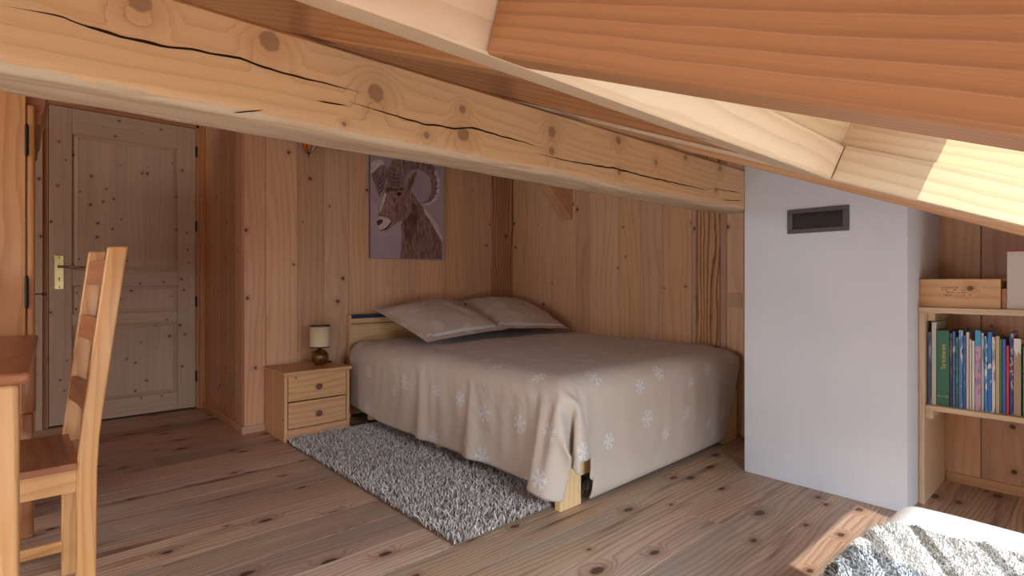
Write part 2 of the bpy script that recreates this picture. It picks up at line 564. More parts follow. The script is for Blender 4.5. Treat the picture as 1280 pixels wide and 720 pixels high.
# floor
mb = MB()
y = YF - 0.02
edges = [0.835 + 0.187 * i for i in range(-13, 22)]
edges = [max(YF - 0.03, min(WN + 0.1, e)) for e in edges]
edges = sorted(set([round(e, 4) for e in edges] + [YF - 0.03, WN + 0.1]))
for a, b in zip(edges, edges[1:]):
    x = XL - rng.uniform(0.1, 2.0)
    while x < WB + 0.05:
        L = rng.uniform(2.8, 4.6)
        mb.box((max(x, XL - 0.05), a + 0.0004, -0.03), (min(x + L, WB + 0.05), b - 0.0004, 0.0), bev=0.001, seg=1, axis=0)
        x += L
mb.box((XL - 0.05, YF - 0.03, -0.08), (WB + 0.05, WN + 0.1, -0.03), mat=1)
tag(mb.build('floor', [M['floor'], M['gap']]), 'wide larch floor boards with dark knots', None, None, 'structure')


def planks_x(mb, xs, y0, y1, z0, topf, front_neg=True, larch=(), mat=0, dark=2):
    """planks standing on the floor, along X, front face at y0"""
    for i, (a, b) in enumerate(zip(xs, xs[1:])):
        mb.box((a + 0.001, y0, z0), (b - 0.001, y1, topf), bev=0.003, seg=1, axis=2, mat=(1 if i in larch else mat))
    mb.box((xs[0] + 0.034, y0 + 0.012, z0), (xs[-1], y1 + 0.02, topf), mat=dark)


def planks_y(mb, ys, x0, x1, z0, topf, larch=(), back=+1, mat=0, dark=2):
    for i, (a, b) in enumerate(zip(ys, ys[1:])):
        a2, b2 = a + 0.001, b - 0.001
        mb.prism([(x0, a2, z0), (x0, b2, z0), (x0, b2, topf(b2)), (x0, a2, topf(a2))], (x1 - x0, 0, 0), g=(0, 0, 1), bev=0.003, seg=1,
                 mat=(1 if i in larch else mat))
    xs = (x0 + 0.012 * back, x1 + 0.02 * back)
    mb.prism([(xs[0], ys[0], z0), (xs[0], ys[-1], z0), (xs[0], ys[-1], topf(ys[-1])), (xs[0], ys[0], topf(ys[0]))], (xs[1] - xs[0], 0, 0), mat=dark)


PM = [M['plank'], M['larch'], M['gap']]
mb = MB()
planks_x(mb, [1.015, 1.145, 1.348, 1.528, 1.708, 1.874, 2.057, 2.253, 2.507, 2.716, 2.834, 3.02, WB + 0.04], WA, WA + 0.03, 0.0, ctop(WA), larch=(11,))
mb.build('wall_back', PM)['kind'] = 'structure'

mb = MB()
ys = [YF, -1.1, -0.85, -0.62, -0.4, -0.2, 0.03, 0.258, 0.405, 0.563, 0.75, 0.95, 1.16, 1.35, 1.512, 1.624, 1.666, 1.832, 1.862, 2.084, 2.267, 2.45, 2.733, 2.88, 3.10, 3.281, 3.46, WA + 0.04]
planks_y(mb, ys, WB, WB + 0.03, 0.0, ctop, larch=(16,))
mb.build('wall_right', PM)['kind'] = 'structure'

mb = MB()
planks_y(mb, [WA + 0.0305, 3.80, 3.98, 4.2, 4.40, WN], 1.015, 1.045, 0.0, ctop)
mb.build('wall_return', PM)['kind'] = 'structure'

# door wall: planks left of the door, above it and the frame opening
mb = MB()
planks_x(mb, [XL, -2.0, -1.82, -1.62, -1.44, -1.25, -1.06, -0.86, -0.68, -0.5, -0.32, -0.14, 0.03], WN, WN + 0.03, 0.0, ctop(WN))
for a, b in ((0.03, 0.26), (0.26, 0.48), (0.48, 0.71), (0.71, 0.9), (0.9, 1.045)):
    mb.box((a, WN, 2.13), (b, WN + 0.03, ctop(WN)), bev=0.0018, seg=1, axis=2)
mb.box((0.03, WN + 0.05, 0.0), (1.045, WN + 0.07, ctop(WN)), mat=2)
mb.build('wall_niche', PM)['kind'] = 'structure'

mb = MB()
ys = [YF, -1.1, -0.8, -0.5, -0.2, 0.1, 0.35, 0.6]
planks_y(mb, ys, XL - 0.03, XL, 0.0, ctop, back=-1)
planks_y(mb, [1.9, 2.05, 2.2], XL - 0.03, XL, 0.0, ctop, back=-1)
planks_y(mb, [3.2, 3.4, 3.65, 3.9, 4.2, WN], XL - 0.03, XL, 0.0, ctop, back=-1)
for a, b in ((2.2, 2.45), (2.45, 2.7), (2.7, 2.95), (2.95, 3.2)):
    mb.box((XL - 0.03, a, 0.0), (XL, b, 1.25), bev=0.0018, seg=1, axis=2)
    mb.prism([(XL - 0.03, a, 1.76), (XL - 0.03, b, 1.76), (XL - 0.03, b, ctop(b)), (XL - 0.03, a, ctop(a))], (0.03, 0, 0), g=(0, 0, 1))
for a, b in ((0.6, 0.85), (0.85, 1.1), (1.1, 1.35), (1.35, 1.6), (1.6, 1.9)):
    mb.box((XL - 0.03, a, 0.0), (XL, b, 0.40), bev=0.0018, seg=1, axis=2)
    mb.prism([(XL - 0.03, a, 1.12), (XL - 0.03, b, 1.12), (XL - 0.03, b, ctop(b)), (XL - 0.03, a, ctop(a))], (0.03, 0, 0), g=(0, 0, 1))
mb.build('wall_left', PM)['kind'] = 'structure'
mb = MB()
KW = [(-1.9, -0.3), (2.1, 3.1)]  # out-of-view openings added to let low fill light in
for a, b in ((XL, KW[0][0]), (KW[0][1], KW[1][0]), (KW[1][1], WB)):
    mb.box((a, YF - 0.03, 0.0), (b, YF, ctop(YF)), bev=0.002, seg=1)
for a, b in KW:
    mb.box((a, YF - 0.03, 0.0), (b, YF, 0.06), bev=0.002, seg=1)
    mb.box((a, YF - 0.03, 0.36), (b, YF, ctop(YF)), bev=0.002, seg=1)
mb.build('wall_front', PM)['kind'] = 'structure'

for i, (a, b) in enumerate(KW):
    wn = MB()
    for lo, hi in (((a, YF - 0.05, 0.06), (b, YF + 0.01, 0.09)), ((a, YF - 0.05, 0.33), (b, YF + 0.01, 0.36)), ((a, YF - 0.05, 0.09), (a + 0.04, YF + 0.01, 0.33)), ((b - 0.04, YF - 0.05, 0.09), (b, YF + 0.01, 0.33))):
        wn.box(lo, hi, bev=0.003)
    wo = wn.build('window_%d' % (5 + i), M['pale'])  # added knee wall windows, unseen, put in for the fill lights
    wo['kind'] = 'structure'
    g = MB()
    g.box((a + 0.04, YF - 0.03, 0.09), (b - 0.04, YF - 0.026, 0.33))
    g.build('pane', M['glass'], wo)

# added unseen window in the left gable, an opening for fill light
wn = MB()
for lo, hi in (((XL - 0.05, 0.6, 0.40), (XL + 0.02, 0.66, 1.12)), ((XL - 0.05, 1.84, 0.40), (XL + 0.02, 1.9, 1.12)), ((XL - 0.05, 0.66, 0.40), (XL + 0.02, 1.84, 0.46)),
               ((XL - 0.05, 0.66, 1.06), (XL + 0.02, 1.84, 1.12)), ((XL - 0.045, 1.22, 0.46), (XL + 0.01, 1.28, 1.06))):
    wn.box(lo, hi, bev=0.004)
wo = wn.build('window_3', M['pale'])
wo['kind'] = 'structure'
g = MB()
g.box((XL - 0.03, 0.66, 0.46), (XL - 0.026, 1.22, 1.06))
g.build('pane', M['glass'], wo)
g = MB()
g.box((XL - 0.03, 1.28, 0.46), (XL - 0.026, 1.84, 1.06))
g.build('pane', M['glass'], wo)

wn = MB()  # second added gable window, unseen, put in to brighten the door niche
for lo, hi in (((XL - 0.05, 2.2, 1.25), (XL + 0.02, 2.26, 1.76)), ((XL - 0.05, 3.14, 1.25), (XL + 0.02, 3.2, 1.76)), ((XL - 0.05, 2.26, 1.25), (XL + 0.02, 3.14, 1.30)),
               ((XL - 0.05, 2.26, 1.71), (XL + 0.02, 3.14, 1.76))):
    wn.box(lo, hi, bev=0.004)
wo = wn.build('window_4', M['pale'])
wo['kind'] = 'structure'
g = MB()
g.box((XL - 0.03, 2.26, 1.30), (XL - 0.026, 3.14, 1.71))
g.build('pane', M['glass'], wo)

# ceiling boards with the skylight opening and an added one over the desk
HO = [(-1.85, -0.52), (0.425, 1.445)]  # first opening is invented for fill light, second is the real skylight
S0, S1 = -1.4, 0.49
mb = MB()


def cboard(x0, x1, s0, s1):
    s = s0
    while s < s1 - 1e-4:
        e = min(s + 0.165, s1)
        mb.box((x0, s + 0.001, BRD), (x1, e - 0.001, BRD + 0.025), bev=0.002, seg=1, axis=0, M=SL)
        s = e
    mb.box((x0, s0, BRD + 0.025), (x1, s1, BRD + 0.05), mat=1, M=SL)


cboard(XL - 0.05, WB + 0.05, S1, 5.15)
cboard(XL - 0.05, WB + 0.05, -1.62, S0)
cboard(XL - 0.05, HO[0][0], S0, S1)
cboard(HO[0][1], HO[1][0], S0, S1)
cboard(HO[1][1], WB + 0.05, S0, S1)
tag(mb.build('ceiling', [M['ceiling'], M['gap']]), None, None, None, 'structure')

for i, (a, b) in enumerate(HO):
    mb = MB()
    lo, hi = BRD + 0.03, BRD + 0.09
    mb.box((a, 0.308, lo), (b, S1, hi), bev=0.004, M=SL)
    mb.box((a, S0, lo), (b, S0 + 0.07, hi), bev=0.004, M=SL)
    mb.box((a, S0 + 0.07, lo), (a + 0.035, 0.308, hi), bev=0.004, M=SL)
    mb.box((b - 0.02, S0 + 0.07, lo), (b, 0.308, hi), bev=0.004, M=SL)
    o = mb.build('window_%d' % (i + 1), M['pale'])  # first frame belongs to the added desk skylight, second to the real one
    o['kind'] = 'structure'
    g = MB()
    g.box((a + 0.035, S0 + 0.07, lo + 0.03), (b - 0.02, 0.308, lo + 0.034), M=SL)
    g.build('pane', M['glass'], o)

# big hewn purlin
RAM = {
 'body': [(2.099,1.12),(2.106,1.2),(2.115,1.271),(2.113,1.317),(2.106,1.375),(2.122,1.412),(2.162,1.45),(2.19,1.548),(2.197,1.637),(2.231,1.599),(2.273,1.556),(2.322,1.502),(2.373,1.458),(2.431,1.386),(2.476,1.296),(2.48,1.24),(2.48,1.131)],
 'shade': [(2.129,1.401),(2.19,1.47),(2.217,1.55),(2.252,1.536),(2.259,1.446),(2.231,1.324),(2.19,1.227),(2.149,1.272),(2.133,1.342)],
 'rim': [(2.301,1.532),(2.373,1.467),(2.439,1.393),(2.48,1.308),(2.48,1.271),(2.431,1.336),(2.373,1.419),(2.322,1.476)],
 'horn_far': [(1.853,1.756),(1.861,1.806),(1.903,1.839),(1.95,1.844),(1.982,1.814),(1.991,1.781),(1.981,1.699),(1.968,1.641),(1.943,1.592),(1.928,1.554),(1.909,1.611),(1.88,1.681),(1.86,1.724)],
 'horn_far_tip': [(1.853,1.756),(1.861,1.806),(1.903,1.839),(1.95,1.844),(1.976,1.813),(1.928,1.797),(1.88,1.745),(1.858,1.729)],
 'head': [(1.966,1.635),(1.95,1.57),(1.938,1.512),(1.925,1.459),(1.913,1.419),(1.905,1.384),(1.915,1.345),(1.934,1.324),(1.966,1.314),(1.998,1.33),(2.03,1.361),(2.076,1.388),(2.115,1.409),(2.156,1.438),(2.187,1.488),(2.194,1.548),(2.186,1.607),(2.165,1.675),(2.138,1.719),(2.056,1.703),(1.991,1.678)],
 'brow': [(1.972,1.639),(2.004,1.654),(2.069,1.65),(2.129,1.662),(2.122,1.641),(2.062,1.628),(2.01,1.617),(1.978,1.605)],
 'cheek': [(2.062,1.547),(2.122,1.541),(2.169,1.498),(2.138,1.448),(2.076,1.408),(2.03,1.387),(2.023,1.416),(2.056,1.465)],
 'faceline': [(1.95,1.559),(1.968,1.606),(1.985,1.591),(1.963,1.526),(1.943,1.467),(1.93,1.443),(1.933,1.489)],
 'muzzle': [(1.909,1.405),(1.928,1.429),(1.978,1.424),(2.014,1.404),(2.023,1.387),(1.994,1.35),(1.962,1.315),(1.934,1.326),(1.915,1.348)],
 'nose': [(1.905,1.387),(1.925,1.407),(1.955,1.404),(1.953,1.385),(1.93,1.363),(1.913,1.357)],
 'mouth': [(1.933,1.326),(1.966,1.338),(1.995,1.36),(2.019,1.392),(2.026,1.39),(2.004,1.352),(1.971,1.328),(1.943,1.321)],
 'horn': [(1.991,1.661),(1.985,1.688),(1.982,1.757),(2.004,1.812),(2.043,1.856),(2.102,1.893),(2.176,1.916),(2.266,1.918),(2.358,1.891),(2.424,1.835),(2.454,1.759),(2.457,1.685),(2.431,1.61),(2.376,1.558),(2.318,1.543),(2.27,1.56),(2.308,1.569),(2.348,1.599),(2.373,1.651),(2.38,1.713),(2.36,1.769),(2.31,1.806),(2.252,1.82),(2.203,1.805),(2.162,1.77),(2.141,1.731),(2.144,1.696),(2.13,1.665),(2.056,1.644)],
 'horn_rim': [(2.424,1.835),(2.454,1.759),(2.457,1.685),(2.431,1.61),(2.376,1.558),(2.318,1.543),(2.27,1.56),(2.312,1.555),(2.366,1.574),(2.405,1.615),(2.428,1.682),(2.425,1.755),(2.399,1.82)],
 'ear': [(2.149,1.656),(2.157,1.71),(2.19,1.759),(2.246,1.814),(2.244,1.768),(2.22,1.706),(2.194,1.655),(2.179,1.603),(2.16,1.616)],
 'ear_in': [(2.168,1.664),(2.176,1.706),(2.201,1.745),(2.234,1.791),(2.214,1.729),(2.19,1.672),(2.176,1.641)],
 'eye': [(2.064,1.607),(2.082,1.624),(2.109,1.619),(2.106,1.6),(2.08,1.591)],
 'tear': [(2.04,1.568),(2.056,1.583),(2.065,1.565),(2.052,1.534),(2.04,1.545)],
}
RIDGES = [((1.868,1.708),(1.915,1.765)),((1.876,1.686),(1.934,1.753)),((1.885,1.665),(1.95,1.736)),((1.895,1.641),(1.963,1.711)),((1.905,1.616),(1.968,1.681)),((1.918,1.592),(1.963,1.646)),((2.01,1.795),(2.076,1.781)),((1.998,1.765),(2.089,1.748)),((1.991,1.735),(2.109,1.718)),((1.991,1.703),(2.122,1.694)),((1.998,1.679),(2.115,1.672)),((2.049,1.845),(2.109,1.809)),((2.109,1.885),(2.156,1.834)),((2.176,1.908),(2.197,1.843)),((2.252,1.913),(2.245,1.846)),((2.322,1.9),(2.294,1.841)),((2.376,1.871),(2.337,1.823)),((2.414,1.838),(2.37,1.797)),((2.437,1.794),(2.387,1.763)),((2.452,1.746),(2.396,1.727)),((2.455,1.7),(2.396,1.688)),((2.446,1.653),(2.387,1.65))]
CRACKS = [[(-0.03,1.406),(0.009,1.411),(0.051,1.414),(0.085,1.408),(0.132,1.404),(0.195,1.407),(0.263,1.414),(0.338,1.421),(0.386,1.414),(0.473,1.413),(0.549,1.413),(0.623,1.413)],[(0.569,1.384),(0.631,1.38),(0.721,1.374),(0.794,1.372),(0.894,1.378),(0.956,1.392),(1.111,1.387),(1.251,1.381)],[(1.179,1.361),(1.288,1.358),(1.449,1.36),(1.631,1.369),(1.784,1.365),(2.013,1.365),(2.278,1.365),(2.404,1.383)],[(0.322,1.302),(0.354,1.312),(0.386,1.322)],[(0.501,1.368),(0.529,1.369),(0.579,1.374)],[(2.427,1.337),(2.522,1.339),(2.657,1.357)],[(2.351,1.381),(2.466,1.383),(2.631,1.39)]]


def beam_mesh(name, x0, x1, y0, y1, z0, z1, wob, nx, mats, cracks=None, under=False):
    mb = MB()
    r = 0.012
    prof = []
    def seg(a, b, n):
        for i in range(n):
            t = i / n
            prof.append((a[0] + (b[0] - a[0]) * t, a[1] + (b[1] - a[1]) * t))
    seg((y0, z1 - r), (y0, z0 + r), 10)
    seg((y0, z0 + r), (y0 + r, z0), 3)
    seg((y0 + r, z0), (y1 - r, z0), 7)
    seg((y1 - r, z0), (y1, z0 + r), 2)
    seg((y1, z0 + r), (y1, z1 - r), 4)
    seg((y1, z1 - r), (y1 - r, z1), 2)
    seg((y1 - r, z1), (y0 + r, z1), 4)
    seg((y0 + r, z1), (y0, z1 - r), 2)
    prof.append(prof[0])
    arc = [0.0]
    for p, q in zip(prof, prof[1:]):
        arc.append(arc[-1] + math.hypot(p[0] - q[0], p[1] - q[1]))
    NP = len(prof) - 1

    def fn(u, v):
        k = int(round(v * NP))
        py, pz = prof[k]
        x = x0 + (x1 - x0) * u
        n1 = mnoise.noise(Vector((x * 2.3, py * 9, pz * 9))) * wob
        n2 = mnoise.noise(Vector((x * 9.0, py * 21 + 5, pz * 21))) * wob * 0.5
        low = 1.0 if pz < z0 + 0.03 else 0.25
        return (x, py + (n1 + n2) * low * 0.7, pz + (n1 - n2) * low + (wob * 0.8 * mnoise.noise(Vector((x * 0.9, 3, 1))) if pz < z0 + 0.03 else 0))
    mb.grid(fn, nx, NP, uvfn=lambda u, v: (x0 + (x1 - x0) * u + 3.3, arc[int(round(v * NP))] + 1.7), rnd=0.5)
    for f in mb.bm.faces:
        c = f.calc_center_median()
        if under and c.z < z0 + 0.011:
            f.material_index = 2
    for e in (0.0, 1.0):
        pts = [fn(e, k / NP) for k in range(NP)]
        mb.poly(pts if e else pts[::-1], rnd=0.5)
    for c in cracks or ():
        # fine polyline, tapered to nothing at both ends
        P = [Vector((a, 0, b)) for a, b in c]
        F = []
        for p, q in zip(P, P[1:]):
            n = max(3, int((q - p).length / 0.012))
            F += [p.lerp(q, i / n) for i in range(n)]
        F.append(P[-1])
        n = len(F) - 1
        wmax = 0.0021 if n < 25 else 0.0032
        up, dn = [], []
        for i, p in enumerate(F):
            t = i / n
            wd = wmax * min(1, 4 * t, 4 * (1 - t)) * (0.65 + 0.7 * abs(mnoise.noise(Vector((p.x * 14, 0, 9)))))
            z = p.z + 0.0035 * mnoise.noise(Vector((p.x * 22, 4, 0)))
            up.append((p.x, y0 - 0.0022, z + wd))
            dn.append((p.x, y0 - 0.0022, z - wd))
        for i in range(n):
            t = bmesh.new()
            vs = [t.verts.new(q) for q in (dn[i], dn[i + 1], up[i + 1], up[i])]
            t.faces.new(vs)
            mb._add(t, (1, 0, 0), 1, None, 0.5)
    return mb.build(name, mats, smooth=True, angle=50)


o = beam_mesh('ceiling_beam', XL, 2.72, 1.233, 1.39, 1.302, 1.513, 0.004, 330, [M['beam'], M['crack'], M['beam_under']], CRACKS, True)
tag(o, 'massive hewn pine roof beam with long drying cracks running to the white chimney', 'beam')
o = beam_mesh('ceiling_beam', XL, WB, 2.90, 3.03, 2.02, 2.215, 0.003, 60, [M['beam'], M['crack']])
tag(o, 'upper roof beam above the bed held by the diagonal brace', 'beam')
mb = MB()
mb.prism([(WB - 0.001, 2.906, 1.447), (2.62, 2.906, 2.019), (2.93, 2.906, 2.019), (WB - 0.001, 2.906, 1.715)], (0, 0.114, 0), g=(-0.755, 0, 0.656), bev=0.004, seg=1)
tag(mb.build('beam_brace', M['plank']), 'short diagonal timber brace on the plank wall above the bed', 'brace')


# rafters
def rafter(x0, x1, s0, s1, label, mat='rafter', extra=None, group=None, n1=BRD):
    mb = MB()
    mb.box((x0, s0, 0.0), (x1, s1, n1), bev=0.003, seg=1, axis=1, M=SL)
    if extra:
        extra(mb)
    o = mb.build('rafter', M[mat])
    return tag(o, label, 'rafter', group)


rafter(0.365, 0.425, -1.55, 0.484, 'reddish rafter at the top of the picture, on the near side of the skylight', 'douglas')
rafter(1.447, 1.515, -1.55, 5.1, 'pale rafter lit by the sun, edging the skylight beside the white chimney', 'pale',
       lambda m: m.box((1.43, -1.5, 0.0), (1.447, 0.486, 0.083), bev=0.002, seg=1, axis=1, M=SL))
rafter(0.49, 0.562, 0.622, 5.1, 'first rafter above the hewn beam, behind the skylight header', 'douglas')
rafter(1.14, 1.235, 0.622, 5.1, 'second rafter above the hewn beam, nearer the white chimney', 'douglas')
rafter(-0.50, -0.42, -1.55, 5.1, 'rafter beside the skylight over the desk')
for xx in (-1.95,):
    rafter(xx, xx + 0.08, -1.55, 5.1, 'rafter next to the left gable wall')
rafter(2.04, 2.12, -1.55, 5.1, 'rafter between the skylight and the white chimney')
mb = MB()
mb.box((-0.42, 0.486, 0.0), (1.43, 0.62, 0.08), bev=0.003, seg=1, axis=0, M=SL)
mb.box((-0.42, 0.50, 0.08), (1.447, 0.62, 0.2), bev=0.002, seg=1, axis=0, M=SL)
tag(mb.build('skylight_header', M['pale']), 'pale spruce header board along the top of the skylights', 'header')

# chimney
mb = MB()
mb.prism([(2.675, 0.558, 0.0), (2.675, 1.233, 0.0), (2.675, 1.233, roof(1.233) + 0.18), (2.675, 0.558, roof(0.558) + 0.18)], (WB - 2.675 - 0.001, 0, 0), g=(0, 0, 1), bev=0.006)
tag(mb.build('chimney', M['plaster'], smooth=True), 'white plastered chimney breast between bed and bookshelf', 'chimney')

# air vent
v = thing('air_vent', 'grey metal air vent grille on the white chimney', 'vent', (2.675, 0.895, 1.2295))
mb = MB()
W2, H2 = 0.128, 0.056
for lo, hi in (((-0.012, -W2, -H2), (0, W2, -H2 + 0.02)), ((-0.012, -W2, H2 - 0.02), (0, W2, H2)),
               ((-0.012, -W2, -H2 + 0.02), (0, -W2 + 0.024, H2 - 0.02)), ((-0.012, W2 - 0.024, -H2 + 0.02), (0, W2, H2 - 0.02))):
    mb.box(lo, hi, bev=0.002)
mb.build('vent_frame', M['vent'], v)
mb = MB()
mb.box((-0.003, -W2 + 0.02, -H2 + 0.016), (-0.001, W2 - 0.02, H2 - 0.016), mat=1)
x = -W2 - 0.06
while x < W2 + 0.06:
    for sgn in (1, -1):
        ya, yb = x - sgn * 0.036, x + sgn * 0.036
        za, zb = -H2 + 0.02, H2 - 0.02
        lim = W2 - 0.024
        def cl(y0_, z0_, y1_, z1_):
            t0, t1 = 0.0, 1.0
            d = y1_ - y0_
            for L, sg in ((-lim, 1), (lim, -1)):
                f0, f1 = sg * (y0_ - L), sg * (y1_ - L)
                if f0 < 0 and f1 < 0:
                    return None
                if f0 < 0:
                    t0 = max(t0, f0 / (f0 - f1))
                if f1 < 0:
                    t1 = min(t1, f0 / (f0 - f1))
            if t1 - t0 < 0.05:
                return None
            return [(-0.006, y0_ + d * t, z0_ + (z1_ - z0_) * t) for t in (t0, t1)]
        q = cl(ya, za, yb, zb)
        if q:
            mb.tube(q, 0.0009, 4)
    x += 0.0085
mb.build('mesh_grille', [M['vent'], M['black']], v)

# trims
mb = MB()
mb.box((1.0, WA - 0.013, 0.0), (1.147, WA, 0.048), bev=0.002, axis=0)
mb.box((1.0, WA + 0.0005, 0.0), (1.0145, WN, 0.048), bev=0.002, axis=1)
mb.build('baseboard_return', M['plank'])['kind'] = 'structure'
mb = MB()
mb.box((WB - 0.014, YF, 0.0), (WB, 0.53, 0.045), bev=0.002)
mb.build('baseboard_right', M['plank'])['kind'] = 'structure'
mb = MB()
mb.box((0.975, WN - 0.02, 0.0), (1.0145, WN + 0.02, 2.16), bev=0.003)
mb.box((0.955, WN - 0.006, 0.0), (0.975, WN + 0.03, 2.16), bev=0.002)
mb.box((0.088, WN + 0.0, 0.0), (0.114, WN + 0.04, 2.16), bev=0.002)
mb.box((0.088, WN - 0.006, 2.098), (0.975, WN + 0.03, 2.16), bev=0.002)
mb.build('trim_1', M['casing'])['kind'] = 'structure'
mb = MB()
mb.box((-0.06, WN - 0.016, 0.0), (0.086, WN + 0.02, 2.16), bev=0.002)
mb.build('trim_2', M['door'])['kind'] = 'structure'

# door
D0 = WN - 0.004
mb = MB()
x0, x1 = 0.117, 0.953
zs = [0.012, 0.141, 0.656, 0.733, 0.921, 1.03, 1.925, 2.095]
mb.box((x0, D0, zs[0]), (0.233, D0 + 0.04, zs[-1]), bev=0.003, axis=2)
mb.box((0.836, D0, zs[0]), (x1, D0 + 0.04, zs[-1]), bev=0.003, axis=2)
for a, b in ((0, 1), (2, 3), (4, 5), (6, 7)):
    mb.box((0.2335, D0 + 0.0005, zs[a]), (0.8355, D0 + 0.04, zs[b]), bev=0.003, axis=0)
door = mb.build('door_1', M['door'])
tag(door, 'panelled knotty spruce door in the niche', None, None, 'structure')
for a, b in ((1, 2), (3, 4), (5, 6)):
    mb = MB()
    z0, z1 = zs[a], zs[b]
    c = 0.028
    A = [(0.2335, D0 + 0.014, z0), (0.8355, D0 + 0.014, z0), (0.8355, D0 + 0.014, z1), (0.2335, D0 + 0.014, z1)]
    B = [(0.2335 + c, D0 + 0.004, z0 + c), (0.8355 - c, D0 + 0.004, z0 + c), (0.8355 - c, D0 + 0.004, z1 - c), (0.2335 + c, D0 + 0.004, z1 - c)]
    # bevelled border then the raised field in glued staves
    for i in range(4):
        t = bmesh.new()
        j = (i + 1) % 4
        t.faces.new([t.verts.new(p) for p in (A[i], A[j], B[j], B[i])])
        mb._add(t, (1, 0, 0) if i in (0, 2) else (0, 0, 1))
    xs = [0.2335 + c + k * (0.602 - 2 * c) / 6 for k in range(7)]
    for p, q in zip(xs, xs[1:]):
        mb.box((p, D0 + 0.004, z0 + c), (q, D0 + 0.012, z1 - c), axis=2)
    mb.build('panel', M['door'], door)
mb = MB()
mb.box((0.1445, D0 - 0.004, 0.90), (0.191, D0, 1.12), bev=0.0015, axis=2)
pl_ = mb.build('handle_plate', M['brass'], door)
mb = MB()
mb.lathe([(0, 0), (0.0045, 0), (0.0045, 0.0015), (0, 0.0015)], (0.168, D0 - 0.0055, 0.972), 12, axis='Y')
mb.box((0.1662, D0 - 0.0055, 0.952), (0.1698, D0 - 0.004, 0.972))
mb.lathe([(0, 0), (0.004, 0), (0.003, 0.0015), (0, 0.002)], (0.168, D0 - 0.0042, 1.106), 10, axis='Y')
mb.lathe([(0, 0), (0.004, 0), (0.003, 0.0015), (0, 0.002)], (0.168, D0 - 0.0042, 0.914), 10, axis='Y')
mb.build('keyhole', M['black'], pl_)
mb = MB()
mb.lathe([(0.011, 0), (0.011, 0.012), (0.008, 0.02)], (0.168, D0 - 0.003, 1.048), 14, axis='Y')
mb.tube([(0.168, D0 - 0.02, 1.048), (0.168, D0 - 0.045, 1.048), (0.176, D0 - 0.052, 1.048), (0.22, D0 - 0.054, 1.046), (0.285, D0 - 0.053, 1.045), (0.292, D0 - 0.046, 1.045)],
        [0.008, 0.008, 0.0075, 0.007, 0.007, 0.006], 10)
mb.build('door_handle', M['steel'], door)
for z in (1.921, 1.364, 0.80, 0.243):
    mb = MB()
    mb.lathe([(0, -0.042), (0.004, -0.04), (0.007, -0.035), (0.007, 0.035), (0.004, 0.04), (0, 0.042)], (0.955, D0 - 0.006, z), 10)
    mb.build('hinge', M['black'], door)
def wb(mb, name, mats, parent, smooth=False, angle=35):
    """link a part modelled in room coordinates under an unrotated thing"""
    o = mb.build(name, mats, parent, smooth, None, None, angle)
    o.location = -Vector(parent.location)
    return o


# ------------------------------------------------------------------ double bed
BX0, BX1, BY0, BY1 = 1.637, 3.205, 1.52, 3.56
bed = thing('double_bed', 'pine double bed with board legs and a navy banded headboard', 'bed', (2.42, 2.55, 0))
mb = MB()
mb.box((1.70, 3.575, 0.02), (3.16, 3.605, 0.648), bev=0.003, axis=0)
mb.box((1.69, 3.57, 0.654), (3.17, 3.61, 0.69), bev=0.003, axis=0)
mb.box((1.685, 3.565, 0.0), (1.70, 3.612, 0.715), bev=0.003, axis=2)
mb.box((3.16, 3.565, 0.0), (3.175, 3.612, 0.715), bev=0.003, axis=2)
hb = wb(mb, 'headboard', M['bed'], bed)
mb = MB()
mb.box((1.70, 3.568, 0.69), (3.16, 3.609, 0.716), bev=0.003, axis=0)
tag(wb(mb, 'band', M['navy'], bed), 'navy band along the headboard top')
for a, b in ((BX0, 1.768), (3.035, BX1)):
    mb = MB()
    mb.box((a, BY0, 0.0), (b, BY0 + 0.032, 0.30), bev=0.003, axis=2)
    wb(mb, 'leg', M['bed'], bed)
mb = MB()
mb.box((1.769, BY0 + 0.003, 0.118), (3.034, BY0 + 0.03, 0.30), bev=0.003, axis=0)
wb(mb, 'foot_rail', M['bed'], bed)
for a, b in ((1.66, 1.685), (3.155, 3.18)):
    mb = MB()
    mb.box((a, BY0 + 0.034, 0.13), (b, 3.56, 0.31), bev=0.003, axis=1)
    wb(mb, 'side_rail', M['bed'], bed)
for y in (2.5, 3.3):
    mb = MB()
    mb.lathe([(0, 0), (0.028, 0), (0.03, 0.01), (0.03, 0.13), (0, 0.13)], (1.72, y, 0.034), 16)
    wb(mb, 'leg', M['bed'], bed)
mb = MB()
mb.box((1.69, 1.555, 0.30), (3.15, 3.555, 0.525), bev=0.06, seg=5, axis=1)
wb(mb, 'mattress', M['mattress'], bed, smooth=True)


